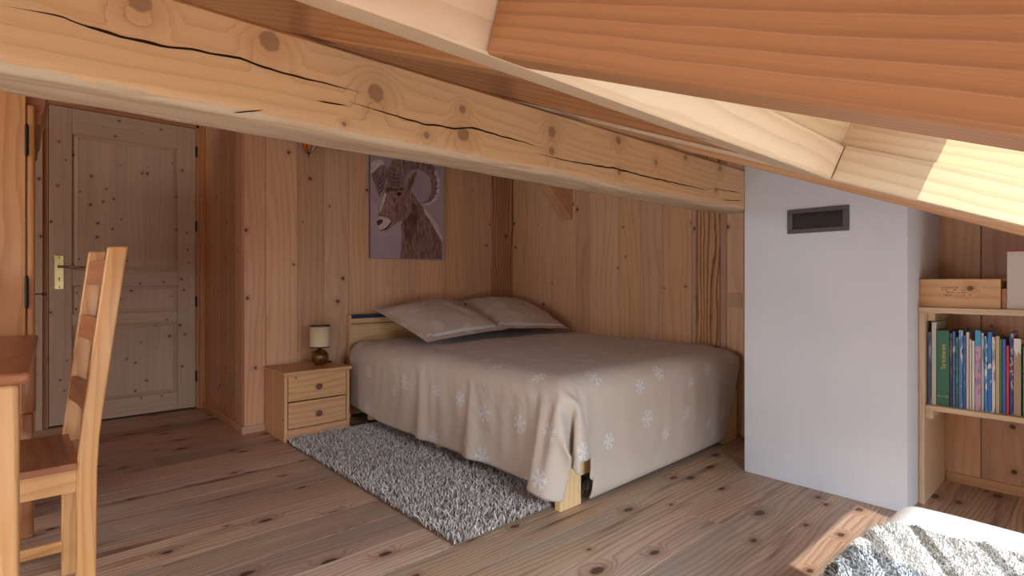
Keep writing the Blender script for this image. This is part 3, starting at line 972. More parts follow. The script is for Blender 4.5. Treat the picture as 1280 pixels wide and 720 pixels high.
def drape_duvet():
    """drop a cotton cover over the bed with the cloth solver, then freeze the result as plain mesh"""
    bm = bmesh.new()
    bmesh.ops.create_cube(bm, size=1.0)
    for v in bm.verts:
        v.co = Vector((BX0 - 0.004 + (v.co.x + 0.5) * (BX1 - BX0 + 0.004), 1.515 + (v.co.y + 0.5) * (3.56 - 1.515), 0.06 + (v.co.z + 0.5) * 0.475))
    top = [e for e in bm.edges if all(v.co.z > 0.4 for v in e.verts)]
    bmesh.ops.bevel(bm, geom=top, offset=0.09, segments=6, affect='EDGES', profile=0.5)
    me = bpy.data.meshes.new('collider')
    bm.to_mesh(me)
    bm.free()
    col = bpy.data.objects.new('collider', me)
    COL.objects.link(col)
    fm = bpy.data.meshes.new('ground')
    fm.from_pydata([(-1, -2, 0.004), (5, -2, 0.004), (5, 6, 0.004), (-1, 6, 0.004)], [], [(0, 1, 2, 3)])
    fl = bpy.data.objects.new('ground', fm)
    COL.objects.link(fl)
    for c in (col, fl):
        md = c.modifiers.new('col', 'COLLISION')
        c.collision.thickness_outer = 0.008
        c.collision.cloth_friction = 18.0
        c.collision.damping = 0.3
    X0, X1, Y0, Y1 = 1.215, 3.235, 1.015, 3.43
    h = 0.0245
    nx, ny = int((X1 - X0) / h), int((Y1 - Y0) / h)
    bm = bmesh.new()
    uvl = bm.loops.layers.uv.new('cloth')
    V, UV = {}, {}

    def vert(i, j):
        if (i, j) not in V:
            x, y = X0 + h * i, Y0 + h * j
            a, b = 1.64 - x, 1.535 - y
            px = x
            if b > 0:
                px = min(px, 3.235 - 0.42 * b - (3.235 - x) * 0.0) if x > 3.0 else px
                if x > 2.2:
                    px = 2.2 + (x - 2.2) * (1.035 - 0.42 * b) / 1.035
            if y > 3.0 and a > 0:
                px = x + 0.10 * a * (y - 3.0) / 0.43
            V[(i, j)] = bm.verts.new((px, y, 0.548 + 0.007 * mnoise.noise(Vector((x * 3, y * 3, 0))) + 0.003 * mnoise.noise(Vector((x * 9, y * 6, 2)))))
            UV[V[(i, j)]] = (x, y)
        return V[(i, j)]
    for i in range(nx):
        for j in range(ny):
            x, y = X0 + h * (i + 0.5), Y0 + h * (j + 0.5)
            a, b = 1.64 - x, 1.535 - y
            if (a > 0 and b > 0.15 and a + b > 0.40) or (x < 1.775 + 0.14 * (b - 0.3) and a <= 0 and b > 0.33):
                continue
            f = bm.faces.new((vert(i, j), vert(i + 1, j), vert(i + 1, j + 1), vert(i, j + 1)))
            f.smooth = True
            for l in f.loops:
                l[uvl].uv = UV[l.vert]
    cm = bpy.data.meshes.new('duvet_cloth')
    bm.to_mesh(cm)
    bm.free()
    co = bpy.data.objects.new('duvet_cloth', cm)
    COL.objects.link(co)
    vg = co.vertex_groups.new(name='pin')
    vg.add([v.index for v in cm.vertices if v.co.x > 1.80 and v.co.y > 1.70], 1.0, 'REPLACE')
    md = co.modifiers.new('cloth', 'CLOTH')
    md.settings.vertex_group_mass = 'pin'
    s = md.settings
    s.quality = 7
    s.mass = 0.25
    s.tension_stiffness = s.compression_stiffness = 25
    s.shear_stiffness = 12
    s.bending_stiffness = 1.2
    s.shrink_min = -0.018
    s.tension_damping = s.compression_damping = s.shear_damping = 10
    s.air_damping = 2.5
    md.collision_settings.distance_min = 0.006
    md.collision_settings.collision_quality = 3
    md.collision_settings.use_self_collision = True
    md.collision_settings.self_distance_min = 0.006
    NF = SIM_FRAMES
    S.gravity = (0.0, 0.0, -9.8)
    md.point_cache.frame_start = 1
    md.point_cache.frame_end = NF
    S.frame_start, S.frame_end = 1, NF
    for f in range(1, NF + 1):
        S.frame_set(f)
    dg = bpy.context.evaluated_depsgraph_get()
    res = bpy.data.meshes.new_from_object(co.evaluated_get(dg))
    res.name = 'duvet'
    for o in (co, col, fl):
        bpy.data.objects.remove(o, do_unlink=True)
    S.frame_set(1)
    S.gravity = (0, 0, -9.81)
    return res


SIM_FRAMES = 70
dm = drape_duvet()
dm.materials.clear()
dm.materials.append(M['duvet'])
dm.materials.append(M['lining'])
duvet = bpy.data.objects.new('duvet_cover', dm)
COL.objects.link(duvet)
md = duvet.modifiers.new('smooth', 'SUBSURF')
md.levels = 1
md.render_levels = 1
md = duvet.modifiers.new('thick', 'SOLIDIFY')
md.thickness = 0.006
md.offset = -1
md.material_offset = 1
md.material_offset_rim = 0
tag(duvet, 'beige duvet cover with white snowflakes draped over the double bed', 'duvet')


# ------------------------------------------------------------------ pillows
def pillow(loc, rot, label, seed, W=0.35, D=0.31, T=0.085):
    mb = MB()
    uvn = mb.bm.loops.layers.uv.new('cloth')
    N = 44

    def shp(u, v, side):
        a, b = u * 2 - 1, v * 2 - 1
        f = 0.87
        q = max(0.0, 1 - abs(a / f) ** 2.4) ** 0.55 * max(0.0, 1 - abs(b / f) ** 2.4) ** 0.55
        wr = 0.010 * mnoise.noise(Vector((a * 3 + seed, b * 3, side))) + 0.004 * mnoise.noise(Vector((a * 9 + seed, b * 7, side)))
        z = side * (T * q * (1.0 if side > 0 else 0.65)) + wr * (0.35 + q)
        pin = 0.035
        x = W * a * (1 - pin * (1 - b * b)) + 0.006 * mnoise.noise(Vector((b * 4, seed, 1)))
        y = D * b * (1 - pin * (1 - a * a)) + 0.006 * mnoise.noise(Vector((a * 4, seed, 2)))
        flop = -0.018 * (max(abs(a), abs(b)) > f) * (max(abs(a), abs(b)) - f) / (1 - f)
        return (x, y, z + flop + side * 0.0015)
    for side, m in ((1, 0), (-1, 2)):
        mb.grid(lambda u, v: shp(u, v, side), N, N, mat=m)
    mb.bm.faces.ensure_lookup_table()
    for k, f in enumerate(mb.bm.faces):
        for l in f.loops:
            l[uvn].uv = (l.vert.co.x + seed * 3.1, l.vert.co.y + seed)
        c = f.calc_center_median()
        if f.material_index == 0 and -0.835 * D > c.y > -0.88 * D and abs(c.x) < W * 0.9:
            f.material_index = 1  # pale front border, with its bright highlight painted in as white
    bmesh.ops.remove_doubles(mb.bm, verts=list(mb.bm.verts), dist=0.0001)
    # close the hem between the two sides
    bd = [e for e in mb.bm.edges if e.is_boundary]
    bmesh.ops.bridge_loops(mb.bm, edges=bd)
    bmesh.ops.recalc_face_normals(mb.bm, faces=list(mb.bm.faces))
    o = mb.build('pillow', [M['pillow'], M['lining'], M['navycloth']], None, True, loc, rot, 60)
    return tag(o, label, 'pillow')


pillow((2.185, 3.17, 0.700), (math.radians(17), math.radians(-3), math.radians(4)), 'left snowflake pillow on the bed, nearer the nightstand', 1.0)
pillow((2.865, 3.17, 0.705), (math.radians(17), math.radians(3), math.radians(-5)), 'right snowflake pillow on the bed, against the corner of the plank walls', 2.3)


# ------------------------------------------------------------------ shag rug
def pile(name, base, nrm, height, width, lean, rnd, mat, parent):
    n = len(base)
    ang = nrg.uniform(0, 2 * np.pi, n)
    t = np.stack([np.cos(ang), np.sin(ang), np.zeros(n)], 1)
    ang2 = nrg.uniform(0, 2 * np.pi, n)
    ld = np.stack([np.cos(ang2), np.sin(ang2), np.zeros(n)], 1) * lean[:, None]
    hw = (width / 2)[:, None]
    h = height[:, None]
    mid = base + nrm * h * 0.6 + ld * 0.4
    tip = base + nrm * h + ld
    V = np.stack([base - t * hw * 0.8, base + t * hw * 0.8, mid + t * hw, mid - t * hw, tip + t * hw * 0.5, tip - t * hw * 0.5], 1).reshape(-1, 3)
    i = np.arange(n)[:, None] * 6
    F = np.concatenate([i + np.array([[0, 1, 2, 3]]), i + np.array([[3, 2, 4, 5]])], 1).reshape(-1, 4)
    me = bpy.data.meshes.new(name)
    me.from_pydata(V.tolist(), [], F.tolist())
    at = me.attributes.new('rnd', 'FLOAT', 'FACE')
    at.data.foreach_set('value', np.repeat(rnd, 2).astype(np.float32))
    me.materials.append(mat)
    o = bpy.data.objects.new(name, me)
    COL.objects.link(o)
    o.parent = parent
    o['kind'] = 'stuff'
    return o


RX0, RX1, RY0, RY1 = 1.145, 1.965, 1.575, 3.235
mb = MB()
mb.box((RX0, RY0, 0.001), (RX1, RY1, 0.008), bev=0.002, axis=1)
rug = mb.build('shag_rug', M['rugback'])
tag(rug, 'grey beige shag rug on the floor boards along the bed', 'rug')
n = 34000
bx = nrg.uniform(RX0, RX1, n)
by = nrg.uniform(RY0, RY1, n)
base = np.stack([bx, by, np.full(n, 0.006)], 1)
nz = np.tile(np.array([0, 0, 1.0]), (n, 1))
ht = nrg.uniform(0.018, 0.032, n)
pile('pile', base, nz, ht, nrg.uniform(0.004, 0.008, n), nrg.uniform(0.004, 0.022, n), np.clip((ht - 0.018) / 0.014 * 0.75 + nrg.uniform(-0.1, 0.35, n), 0, 1), M['pile'], rug)

# ------------------------------------------------------------------ nightstand and lamp
ns = thing('nightstand', 'small pine nightstand with two drawers beside the bed', 'nightstand', (1.336, 3.43, 0))
mb = MB()
mb.box((1.134, 3.256, 0.0), (1.154, 3.60, 0.392), bev=0.004, axis=2)
mb.box((1.521, 3.256, 0.0), (1.541, 3.60, 0.392), bev=0.004, axis=2)
mb.box((1.154, 3.262, 0.012), (1.521, 3.28, 0.070), bev=0.002, axis=0)
mb.box((1.154, 3.585, 0.0), (1.521, 3.60, 0.392), axis=0)
mb.box((1.154, 3.264, 0.376), (1.521, 3.585, 0.391), axis=0)
wb(mb, 'carcass', M['stand'], ns)
mb = MB()
mb.box((1.124, 3.238, 0.393), (1.552, 3.604, 0.415), bev=0.009, seg=3, axis=0)
wb(mb, 'top', M['stand'], ns)
mb = MB()
mb.box((1.154, 3.30, 0.07), (1.521, 3.31, 0.376))
wb(mb, 'recess', M['gap'], ns)
for z0, z1, kz in ((0.236, 0.384, 0.309), (0.075, 0.229, 0.146)):
    mb = MB()
    mb.box((1.158, 3.259, z0), (1.517, 3.279, z1), bev=0.002, axis=0)
    d = wb(mb, 'drawer', M['stand'], ns)
    mb = MB()
    mb.lathe([(0.0, 0.0), (0.008, 0.0), (0.008, 0.008), (0.017, 0.014), (0.0185, 0.019), (0.016, 0.024), (0.009, 0.0265), (0.006, 0.025), (0, 0.025)],
             (1.338, 3.259, kz), 20, axis='Y')
    k = mb.build('knob', M['knob'], d)

lamp = thing('table_lamp', 'small table lamp with bronze ball base and cream shade on the nightstand', 'lamp', (1.415, 3.42, 0.415))
k = NT('bronze_glaze')
c = k.n('ShaderNodeTexCoord').outputs['Object']
M['bronze'] = k.done(k.mix(k.noise(c, 40, 3), srgb(70, 44, 22), srgb(150, 106, 52)), 0.25, 0.5, 0.5)
k = NT('lamp_shade_cream')
k.b.inputs['Subsurface Weight'].default_value = 0.0
M['shade'] = k.done(srgb(226, 206, 168), 0.8, 0.2)
mb = MB()
pr = [(0.0, 0.0), (0.026, 0.0), (0.028, 0.003)]
for i in range(1, 13):
    a = -math.pi / 2 + 0.55 + i / 12 * (math.pi - 0.85)
    pr.append((0.054 * math.cos(a), 0.050 + 0.050 * math.sin(a)))
pr += [(0.013, 0.099), (0.011, 0.108), (0.0, 0.108)]
mb.lathe(pr, (0, 0, 0), 28)
mb.build('lamp_base', M['bronze'], lamp)
mb = MB()
mb.lathe([(0.012, 0.104), (0.012, 0.15), (0.006, 0.15), (0.006, 0.175), (0, 0.175)], (0, 0, 0), 16)
mb.build('socket', M['black'], lamp)
mb = MB()
mb.lathe([(0.062, 0.115), (0.062, 0.25), (0.0605, 0.25), (0.0605, 0.115), (0.062, 0.115)], (0, 0, 0), 40)
sh = mb.build('lamp_shade', M['shade'], lamp)
for z in (0.113, 0.247):
    mb = MB()
    mb.lathe([(0.063, z), (0.063, z + 0.006), (0.0602, z + 0.006), (0.0602, z), (0.063, z)], (0, 0, 0), 40)
    mb.build('rim', M['black'], sh)
mb = MB()
mb.tube([(0.03, 0.01, 0.004), (0.06, 0.04, 0.003), (0.09, 0.03, 0.004), (0.10, 0.08, 0.003), (0.09, 0.15, 0.003)], 0.0025, 6)
mb.build('cord', M['black'], lamp)

# ------------------------------------------------------------------ picture
pic = thing('canvas_picture', 'canvas picture of a curly horned ram hanging on the back plank wall', 'picture', (2.178, 3.59, 1.12))
k = NT('canvas_print')
c = k.n('ShaderNodeTexCoord').outputs['Object']
sp = k.n('ShaderNodeSeparateXYZ')
k.t.links.new(c, sp.inputs[0])
M['print_bg'] = k.done(k.mix(k.noise(c, 2.5, 2), srgb(150, 132, 142), srgb(192, 174, 176)), 0.7, 0.2)


def fur(name, a, b, sc=60):
    k = NT(name)
    c = k.n('ShaderNodeTexCoord').outputs['Object']
    mp = k.n('ShaderNodeMapping')
    mp.inputs['Scale'].default_value = (1.0, 1.0, 0.25)
    k.t.links.new(c, mp.inputs[0])
    return k.done(k.mix(k.ss(k.noise(mp.outputs[0], sc, 4), 0.3, 0.7), a, b), 0.7, 0.2)


M['fur'] = fur('print_fur', srgb(112, 80, 74), srgb(156, 122, 112))
M['fur_dark'] = fur('print_fur_shade', srgb(92, 62, 58), srgb(128, 94, 86))
M['fur_head'] = fur('print_fur_head', srgb(126, 92, 84), srgb(170, 136, 124))
M['fur_pale'] = fur('print_fur_pale', srgb(190, 172, 168), srgb(222, 208, 204))
M['horn'] = fur('print_horn', srgb(116, 88, 84), srgb(160, 130, 122), 45)
M['horn_dark'] = plain('print_horn_ridge', srgb(82, 58, 56), 0.7)
M['print_dark'] = plain('print_dark', srgb(46, 30, 30), 0.7)
M['print_nose'] = plain('print_nose', srgb(96, 44, 48), 0.7)
M['canvas'] = plain('canvas_edge', srgb(120, 104, 108), 0.8)
mb = MB()
mb.box((1.855, 3.588, 1.12), (2.501, 3.612, 2.0), bev=0.002)
wb(mb, 'canvas', M['canvas'], pic)
mats = ['print_bg', 'fur', 'fur_dark', 'fur_head', 'fur_pale', 'horn', 'horn_dark', 'print_dark', 'print_nose']
mi = {m: i for i, m in enumerate(mats)}
mb = MB()
mb.poly([(1.857, 3.5875, 1.122), (2.499, 3.5875, 1.122), (2.499, 3.5875, 1.998), (1.857, 3.5875, 1.998)], 0)
lay = 3.5872
for key, m in (('horn_far', 'horn'), ('horn_far_tip', 'fur_pale'), ('body', 'fur'), ('shade', 'fur_dark'), ('rim', 'fur_pale'), ('head', 'fur_head'), ('cheek', 'fur'),
               ('faceline', 'fur_pale'), ('brow', 'fur_dark'), ('muzzle', 'fur_pale'), ('nose', 'print_nose'), ('mouth', 'print_dark'), ('ear', 'fur_head'), ('ear_in', 'fur_dark'),
               ('horn', 'horn'), ('horn_rim', 'fur_pale'), ('eye', 'print_dark'), ('tear', 'fur_dark')):
    mb.poly([(max(1.858, min(2.498, a)), lay, max(1.123, b)) for a, b in RAM[key]], mi[m])
    lay -= 0.00025
for (p, q) in RIDGES:
    p, q = Vector((p[0], 0, p[1])), Vector((q[0], 0, q[1]))
    d = (q - p).normalized()
    nn = Vector((-d.z, 0, d.x)) * 0.0045
    bow = Vector((0, 0, -0.008))
    m1 = p.lerp(q, 0.5) + bow
    mb.poly([(a.x, lay, a.z) for a in (p, m1 - nn, q, m1 + nn)], mi['horn_dark'])
ro = wb(mb, 'print', [M[m] for m in mats], pic)

# ------------------------------------------------------------------ wall lantern, switch
lan = thing('wall_lantern', 'small stained glass wall lantern peeping out under the roof beam', 'lantern', (1.372, 3.50, 1.782))
M['glass_orange'] = plain('stained_orange', srgb(196, 96, 44), 0.15, 0.5)
M['glass_white'] = plain('stained_white', srgb(214, 214, 214), 0.15, 0.5)
prof = [(0.004, 0.0), (0.024, 0.014), (0.040, 0.034), (0.052, 0.062), (0.060, 0.10), (0.064, 0.15)]
for i in range(8):
    mb = MB()
    a0, a1 = 2 * math.pi * i / 8 + 0.2, 2 * math.pi * (i + 1) / 8 + 0.2
    mb.grid(lambda u, v: (np.interp(v * 5, range(6), [p[0] for p in prof]) * math.cos(a0 + (a1 - a0) * u), np.interp(v * 5, range(6), [p[0] for p in prof]) * math.sin(a0 + (a1 - a0) * u),
                          np.interp(v * 5, range(6), [p[1] for p in prof])), 4, 10)
    mb.build('glass_panel', M['glass_orange'] if i in (1, 4, 5, 7) else M['glass_white'], lan)
mb = MB()
for i in range(8):
    a = 2 * math.pi * i / 8 + 0.2
    mb.tube([((r + 0.001) * math.cos(a), (r + 0.001) * math.sin(a), z) for r, z in prof], 0.0022, 6)
mb.lathe([(0.066, 0.148), (0.066, 0.156), (0.06, 0.156), (0.06, 0.148)], (0, 0, 0), 24)
mb.build('lead_frame', M['black'], lan)
mb = MB()
mb.lathe([(0, -0.026), (0.003, -0.024), (0.003, -0.008), (0.007, -0.002), (0.005, 0.004), (0, 0.006)], (0, 0, 0), 10)
mb.build('finial', M['black'], lan)
mb = MB()
mb.tube([(0, 0.06, 0.15), (0, 0.10, 0.16), (0, 0.115, 0.12)], 0.006, 8)
mb.lathe([(0, 0), (0.03, 0), (0.028, 0.008), (0, 0.01)], (0, 0.12, 0.12), 16, axis='Y')
mb.build('bracket', M['black'], lan)

sw = thing('light_switch', 'beige square light switch on the plank wall beside the white chimney', 'switch', (WB, 1.566, 0.834))
mb = MB()
mb.box((-0.010, -0.042, -0.044), (0, 0.042, 0.044), bev=0.003)
mb.build('face_plate', M['switch'], sw)
mb = MB()
mb.box((-0.014, -0.026, -0.028), (-0.009, 0.026, 0.028), bev=0.002)
mb.build('rocker', M['switch'], sw)

# ------------------------------------------------------------------ bookshelf
SX = 2.85
bs = thing('bookshelf', 'low pine bookshelf between the white chimney and the eaves', 'bookshelf', (3.1, 0.12, 0))
for a, b in ((0.535, 0.556), (-0.34, -0.319)):
    mb = MB()
    mb.box((SX, a, 0.0), (WB - 0.016, b, 0.8165), bev=0.002, axis=2)
    wb(mb, 'side_panel', M['pale'], bs)
mb = MB()
mb.box((SX - 0.006, -0.345, 0.8170), (WB - 0.016, 0.5565, 0.8415), bev=0.003, axis=1)
wb(mb, 'top', M['pale'], bs)
mb = MB()
mb.box((SX + 0.004, -0.3185, 0.4022), (WB - 0.016, 0.5345, 0.4246), bev=0.003, axis=1)
wb(mb, 'shelf', M['pale'], bs)
for y0, y1 in ((0.508, 0.5345), (-0.3185, -0.29)):
    mb = MB()
    mb.box((SX + 0.012, y0, 0.366), (WB - 0.03, y1, 0.4017), bev=0.002, axis=0)
    wb(mb, 'cleat', M['pale'], bs)
for y0, y1 in ((0.508, 0.5345), (-0.3185, -0.29)):
    mb = MB()
    mb.box((SX + 0.05, y0, 0.780), (WB - 0.03, y1, 0.8165), bev=0.002, axis=0)
    wb(mb, 'cleat', M['pale'], bs)


def spine_mat(name, cols, sc=60.0, sz=0.25):
    k = NT(name)
    c = k.n('ShaderNodeTexCoord').outputs['Object']
    mp = k.n('ShaderNodeMapping')
    mp.inputs['Scale'].default_value = (1, 1, sz)
    k.t.links.new(c, mp.inputs[0])
    if len(cols) == 1:
        return k.done(cols[0], 0.4, 0.4)
    v = k.n('ShaderNodeTexNoise')
    v.inputs['Scale'].default_value = sc
    v.inputs['Detail'].default_value = 2
    k.t.links.new(mp.outputs[0], v.inputs['Vector'])
    r = k.n('ShaderNodeValToRGB')
    r.color_ramp.interpolation = 'CONSTANT'
    e = r.color_ramp.elements
    e[0].position, e[0].color = 0.0, (*cols[0], 1)
    e[1].position, e[1].color = 0.52, (*cols[1], 1)
    for i, cc in enumerate(cols[2:]):
        q = e.new(0.58 + 0.06 * i)
        q.color = (*cc, 1)
    k.put(r.inputs[0], v.outputs[0])
    return k.done(r.outputs[0], 0.4, 0.4)


def book(y1, y0, h, dep, cols, label, sc=60.0, sz=0.25, x=2.885, lean=0.0, z0=0.4246):
    """y1 = left edge as seen, y0 = right edge"""
    y1, y0, h = y1 * 0.973, y0 * 0.973, 0.95 + (h - 0.95) * 0.973
    c = (x, (y0 + y1) / 2, z0)
    mb = MB()
    hw = (y1 - y0) / 2 - 0.0006
    hh = h - z0
    t = min(0.0025, hw * 0.35)
    mb.box((0, -hw, 0), (0.003, hw, hh), bev=0.001, axis=2)
    mb.box((0.002, -hw, 0), (dep, -hw + t, hh), axis=2)
    mb.box((0.002, hw - t, 0), (dep, hw, hh), axis=2)
    o = mb.build('book', spine_mat('book_cover', cols, sc, sz), loc=c)
    if lean:
        o.rotation_euler = (lean, 0, 0)
    tag(o, label, 'book', 'books on the middle shelf')
    mb = MB()
    mb.box((0.003, -hw + t, 0.004), (dep - 0.004, hw - t, hh - 0.004))
    mb.build('page_block', M['paper'], o)
    return o


c_ = srgb
BK = [
    (0.547, 0.533, 0.727, 0.17, [c_(84, 92, 122), c_(150, 156, 170)], 'thin slate blue book leftmost on the shelf, against the side panel'),
    (0.532, 0.515, 0.772, 0.20, [c_(206, 204, 188)], 'tallest book, pale cream, just left of the thick green one'),
    (0.5145, 0.470, 0.737, 0.19, [c_(52, 112, 84)], 'thick dark green book with gold title on its spine'),
    (0.4695, 0.460, 0.728, 0.18, [c_(54, 54, 66), c_(120, 96, 84)], 'dark book touching the right side of the thick green one'),
    (0.4595, 0.449, 0.736, 0.19, [c_(84, 108, 168), c_(70, 92, 156), c_(160, 176, 204)], 'violet blue book, second to the right of the thick green one'),
    (0.4485, 0.439, 0.712, 0.17, [c_(44, 104, 86), c_(70, 140, 110)], 'thin sea green book among the blue ones'),
    (0.4385, 0.425, 0.742, 0.19, [c_(86, 130, 184), c_(206, 212, 220), c_(60, 96, 150)], 'blue book with a whitish mottled spine top'),
    (0.4245, 0.415, 0.722, 0.18, [c_(60, 92, 160), c_(90, 120, 180)], 'plain mid blue book left of the cream pair'),
    (0.4145, 0.404, 0.736, 0.17, [c_(206, 198, 182)], 'cream book with plain spine, right of the blue run'),
    (0.4035, 0.396, 0.706, 0.16, [c_(218, 212, 204)], 'short whitish book, left of two beside the turquoise one'),
    (0.3955, 0.386, 0.700, 0.16, [c_(226, 220, 212)], 'short white book touching the turquoise topped one'),
    (0.3855, 0.366, 0.738, 0.19, [c_(196, 170, 190), c_(206, 96, 130), c_(120, 160, 200)], 'book with pink marbled spine and turquoise top'),
    (0.3655, 0.356, 0.736, 0.19, [c_(196, 194, 190), c_(130, 130, 130)], 'grey and white book right of the pink marbled one'),
    (0.3555, 0.346, 0.722, 0.18, [c_(40, 150, 214), c_(226, 236, 244)], 'bright sky blue book with white patches'),
    (0.3455, 0.333, 0.741, 0.19, [c_(58, 124, 204), c_(58, 124, 204), c_(224, 232, 242)], 'strong blue book with white specks down its spine'),
    (0.3325, 0.321, 0.722, 0.18, [c_(222, 220, 212), c_(150, 156, 168)], 'white book with grey print, left of the tan one'),
    (0.3205, 0.308, 0.726, 0.17, [c_(206, 176, 140)], 'tan book with plain spine in the right half of the row'),
    (0.3075, 0.301, 0.716, 0.17, [c_(58, 140, 84)], 'slim bright green book left of the cobalt one'),
    (0.3005, 0.289, 0.716, 0.17, [c_(72, 98, 178)], 'cobalt blue book next to the red one'),
    (0.2885, 0.279, 0.690, 0.16, [c_(206, 58, 66)], 'short red book between the cobalt and the mauve ones'),
    (0.2785, 0.267, 0.742, 0.18, [c_(48, 66, 130), c_(190, 180, 190), c_(120, 60, 90)], 'navy and mauve patterned book right of the red one'),
    (0.2665, 0.243, 0.716, 0.18, [c_(176, 148, 120)], 'wide brown book with a torn white label'),
    (0.2395, 0.222, 0.690, 0.16, [c_(70, 140, 96)], 'light green book at the right edge of the picture'),
]
books = []
for i, b in enumerate(BK):
    books.append(book(*b, sc=70 if i % 2 else 45, sz=0.22 + 0.1 * (i % 3)))


def lettering(text, size, mat, parent, loc, rot, depth=0.0004):
    cu = bpy.data.curves.new('lettering', 'FONT')
    cu.body = text
    cu.size = size
    cu.extrude = depth
    cu.align_x = 'CENTER'
    cu.align_y = 'CENTER'
    t = bpy.data.objects.new('lettering_text', cu)
    COL.objects.link(t)
    me = bpy.data.meshes.new_from_object(t.evaluated_get(bpy.context.evaluated_depsgraph_get()))
    bpy.data.objects.remove(t, do_unlink=True)
    me.materials.append(mat)
    o = bpy.data.objects.new('title', me)
    COL.objects.link(o)
    o.parent = parent
    o.location = loc
    o.rotation_euler = rot
    return o


# spine faces -X; text climbs the spine
spine_rot = Matrix(((0, 0, -1), (-1, 0, 0), (0, 1, 0))).to_euler()
up_rot = (Matrix(((0, 0, -1), (-1, 0, 0), (0, 1, 0))) @ Matrix.Rotation(math.pi / 2, 3, 'Z')).to_euler()
t = lettering('Tour du ciel sur terre', 0.021, M['gold'], books[2], (-0.0003, -0.002, 0.208), up_rot)
t.scale = (0.56, 1.0, 1.0)
mb = MB()
mb.box((-0.0006, -0.017, 0.040), (0.0003, 0.017, 0.0415))
mb.box((-0.0006, -0.017, 0.038), (0.0003, -0.013, 0.0435))
mb.box((-0.0006, 0.013, 0.038), (0.0003, 0.017, 0.0435))
mb.build('gold_rule', M['gold'], books[2])
mb = MB()
mb.box((-0.0006, -0.0085, 0.262), (0.0003, 0.0085, 0.327))
tag(mb.build('spine_top', plain('turquoise_print', srgb(60, 164, 208), 0.4), books[11]), 'turquoise spine top')
mb = MB()
mb.poly([(-0.0006, -0.0105, 0.302), (-0.0006, -0.0105, 0.240), (-0.0006, -0.002, 0.250), (-0.0006, 0.002, 0.228), (-0.0006, 0.008, 0.255), (-0.0006, 0.0105, 0.262), (-0.0006, 0.0105, 0.302)])
tag(mb.build('torn_label', M['white'], books[21]), 'torn white label')

# crate, folders and box on top of the bookshelf
cr = thing('wooden_crate', 'open wooden crate with a faded stamp on top of the bookshelf', 'crate', (2.87, 0.426, 0.8418))
mb = MB()
mb.box((0, -0.131, 0), (0.014, 0.131, 0.119), bev=0.0015, axis=1)
fr = mb.build('front_board', M['stand'], cr)
mb = MB()
mb.box((0.19, -0.131, 0), (0.204, 0.131, 0.119), bev=0.0015, axis=1)
mb.box((0.0145, -0.131, 0), (0.1895, -0.123, 0.112), bev=0.0015, axis=0)
mb.box((0.0145, 0.123, 0), (0.1895, 0.131, 0.112), bev=0.0015, axis=0)
mb.box((0.0145, -0.1225, 0.0), (0.1895, 0.1225, 0.008), axis=0)
mb.build('crate_body', M['stand'], cr)
mb = MB()
r2 = random.Random(3)
for row, z in enumerate((0.082, 0.074, 0.064, 0.052)):
    yy = 0.055 if row < 2 else 0.045
    while yy > -0.052:
        wl = r2.uniform(0.004, 0.012)
        if r2.random() < (0.8, 0.7, 0.4, 0.4)[row]:
            mb.box((-0.0005, yy - wl, z - r2.uniform(0.0008, 0.0022)), (0.0002, yy, z + r2.uniform(0.0008, 0.0025)))
        yy -= wl + r2.uniform(0.002, 0.006)
mb.build('stamp', plain('faded_stamp', srgb(140, 96, 66), 0.8, 0.1), fr)
mb = MB()
mb.box((2.883, 0.278, 0.8418), (3.09, 0.2935, 0.922), bev=0.0015, axis=0)
tag(mb.build('wooden_divider', M['casing']), 'low brown board standing between the crate and the pale box', 'board')
mb = MB()
mb.box((3.10, 0.284, 0.8418), (3.18, 0.292, 0.95), bev=0.001)
tag(mb.build('paper_folder', M['white']), 'white paper folder tucked behind the crate, its top edge showing', 'folder')
bx = thing('storage_box', 'tall pale cardboard box with a red top edge at the right end of the shelf', 'box', (2.87, 0.184, 0.8418))
mb = MB()
mb.box((0, -0.093, 0), (0.20, 0.093, 0.226), bev=0.002, axis=2)
mb.build('box_body', M['card'], bx)
mb = MB()
mb.box((-0.001, -0.094, 0.2262), (0.201, 0.094, 0.231), bev=0.001)
mb.build('lid_edge', M['red'], bx)

# ------------------------------------------------------------------ single bed with plush throw
TX1, TY1, TZ = 1.985, 0.445, 0.30
XA0, YA0 = 0.02, -0.50


def wrap(a, lo, hi, r):
    """flat cloth coordinate -> (position, drop) round the edge of a mattress"""
    if a < lo + r:
        q, d = wrap(lo + hi - a, lo, hi, r)
        return lo + hi - q, d
    if a <= hi - r:
        return a, 0.0
    t = (a - (hi - r)) / r
    if t < math.pi / 2:
        return hi - r + r * math.sin(t), r * (1 - math.cos(t))
    return hi, r + (t - math.pi / 2) * r


def on_mattress(a, b, lift=0.0, r=0.085):
    x, dx = wrap(a, XA0 - lift, TX1 + lift, r)
    y, dy = wrap(b, YA0 - lift, TY1 + lift, r)
    dx *= 1.0
    z = TZ + lift - math.sqrt(dx * dx + dy * dy)
    bul = 0.012 * math.sin(min(1, (dx + dy) / 0.3) * math.pi)
    z += 0.007 * mnoise.noise(Vector((a * 3.2, b * 3.2, 1))) + 0.003 * mnoise.noise(Vector((a * 9, b * 5, 2)))
    return Vector((x + (bul if dx > 0.05 else 0), y + (bul if dy > 0.05 else 0), max(z, 0.012)))


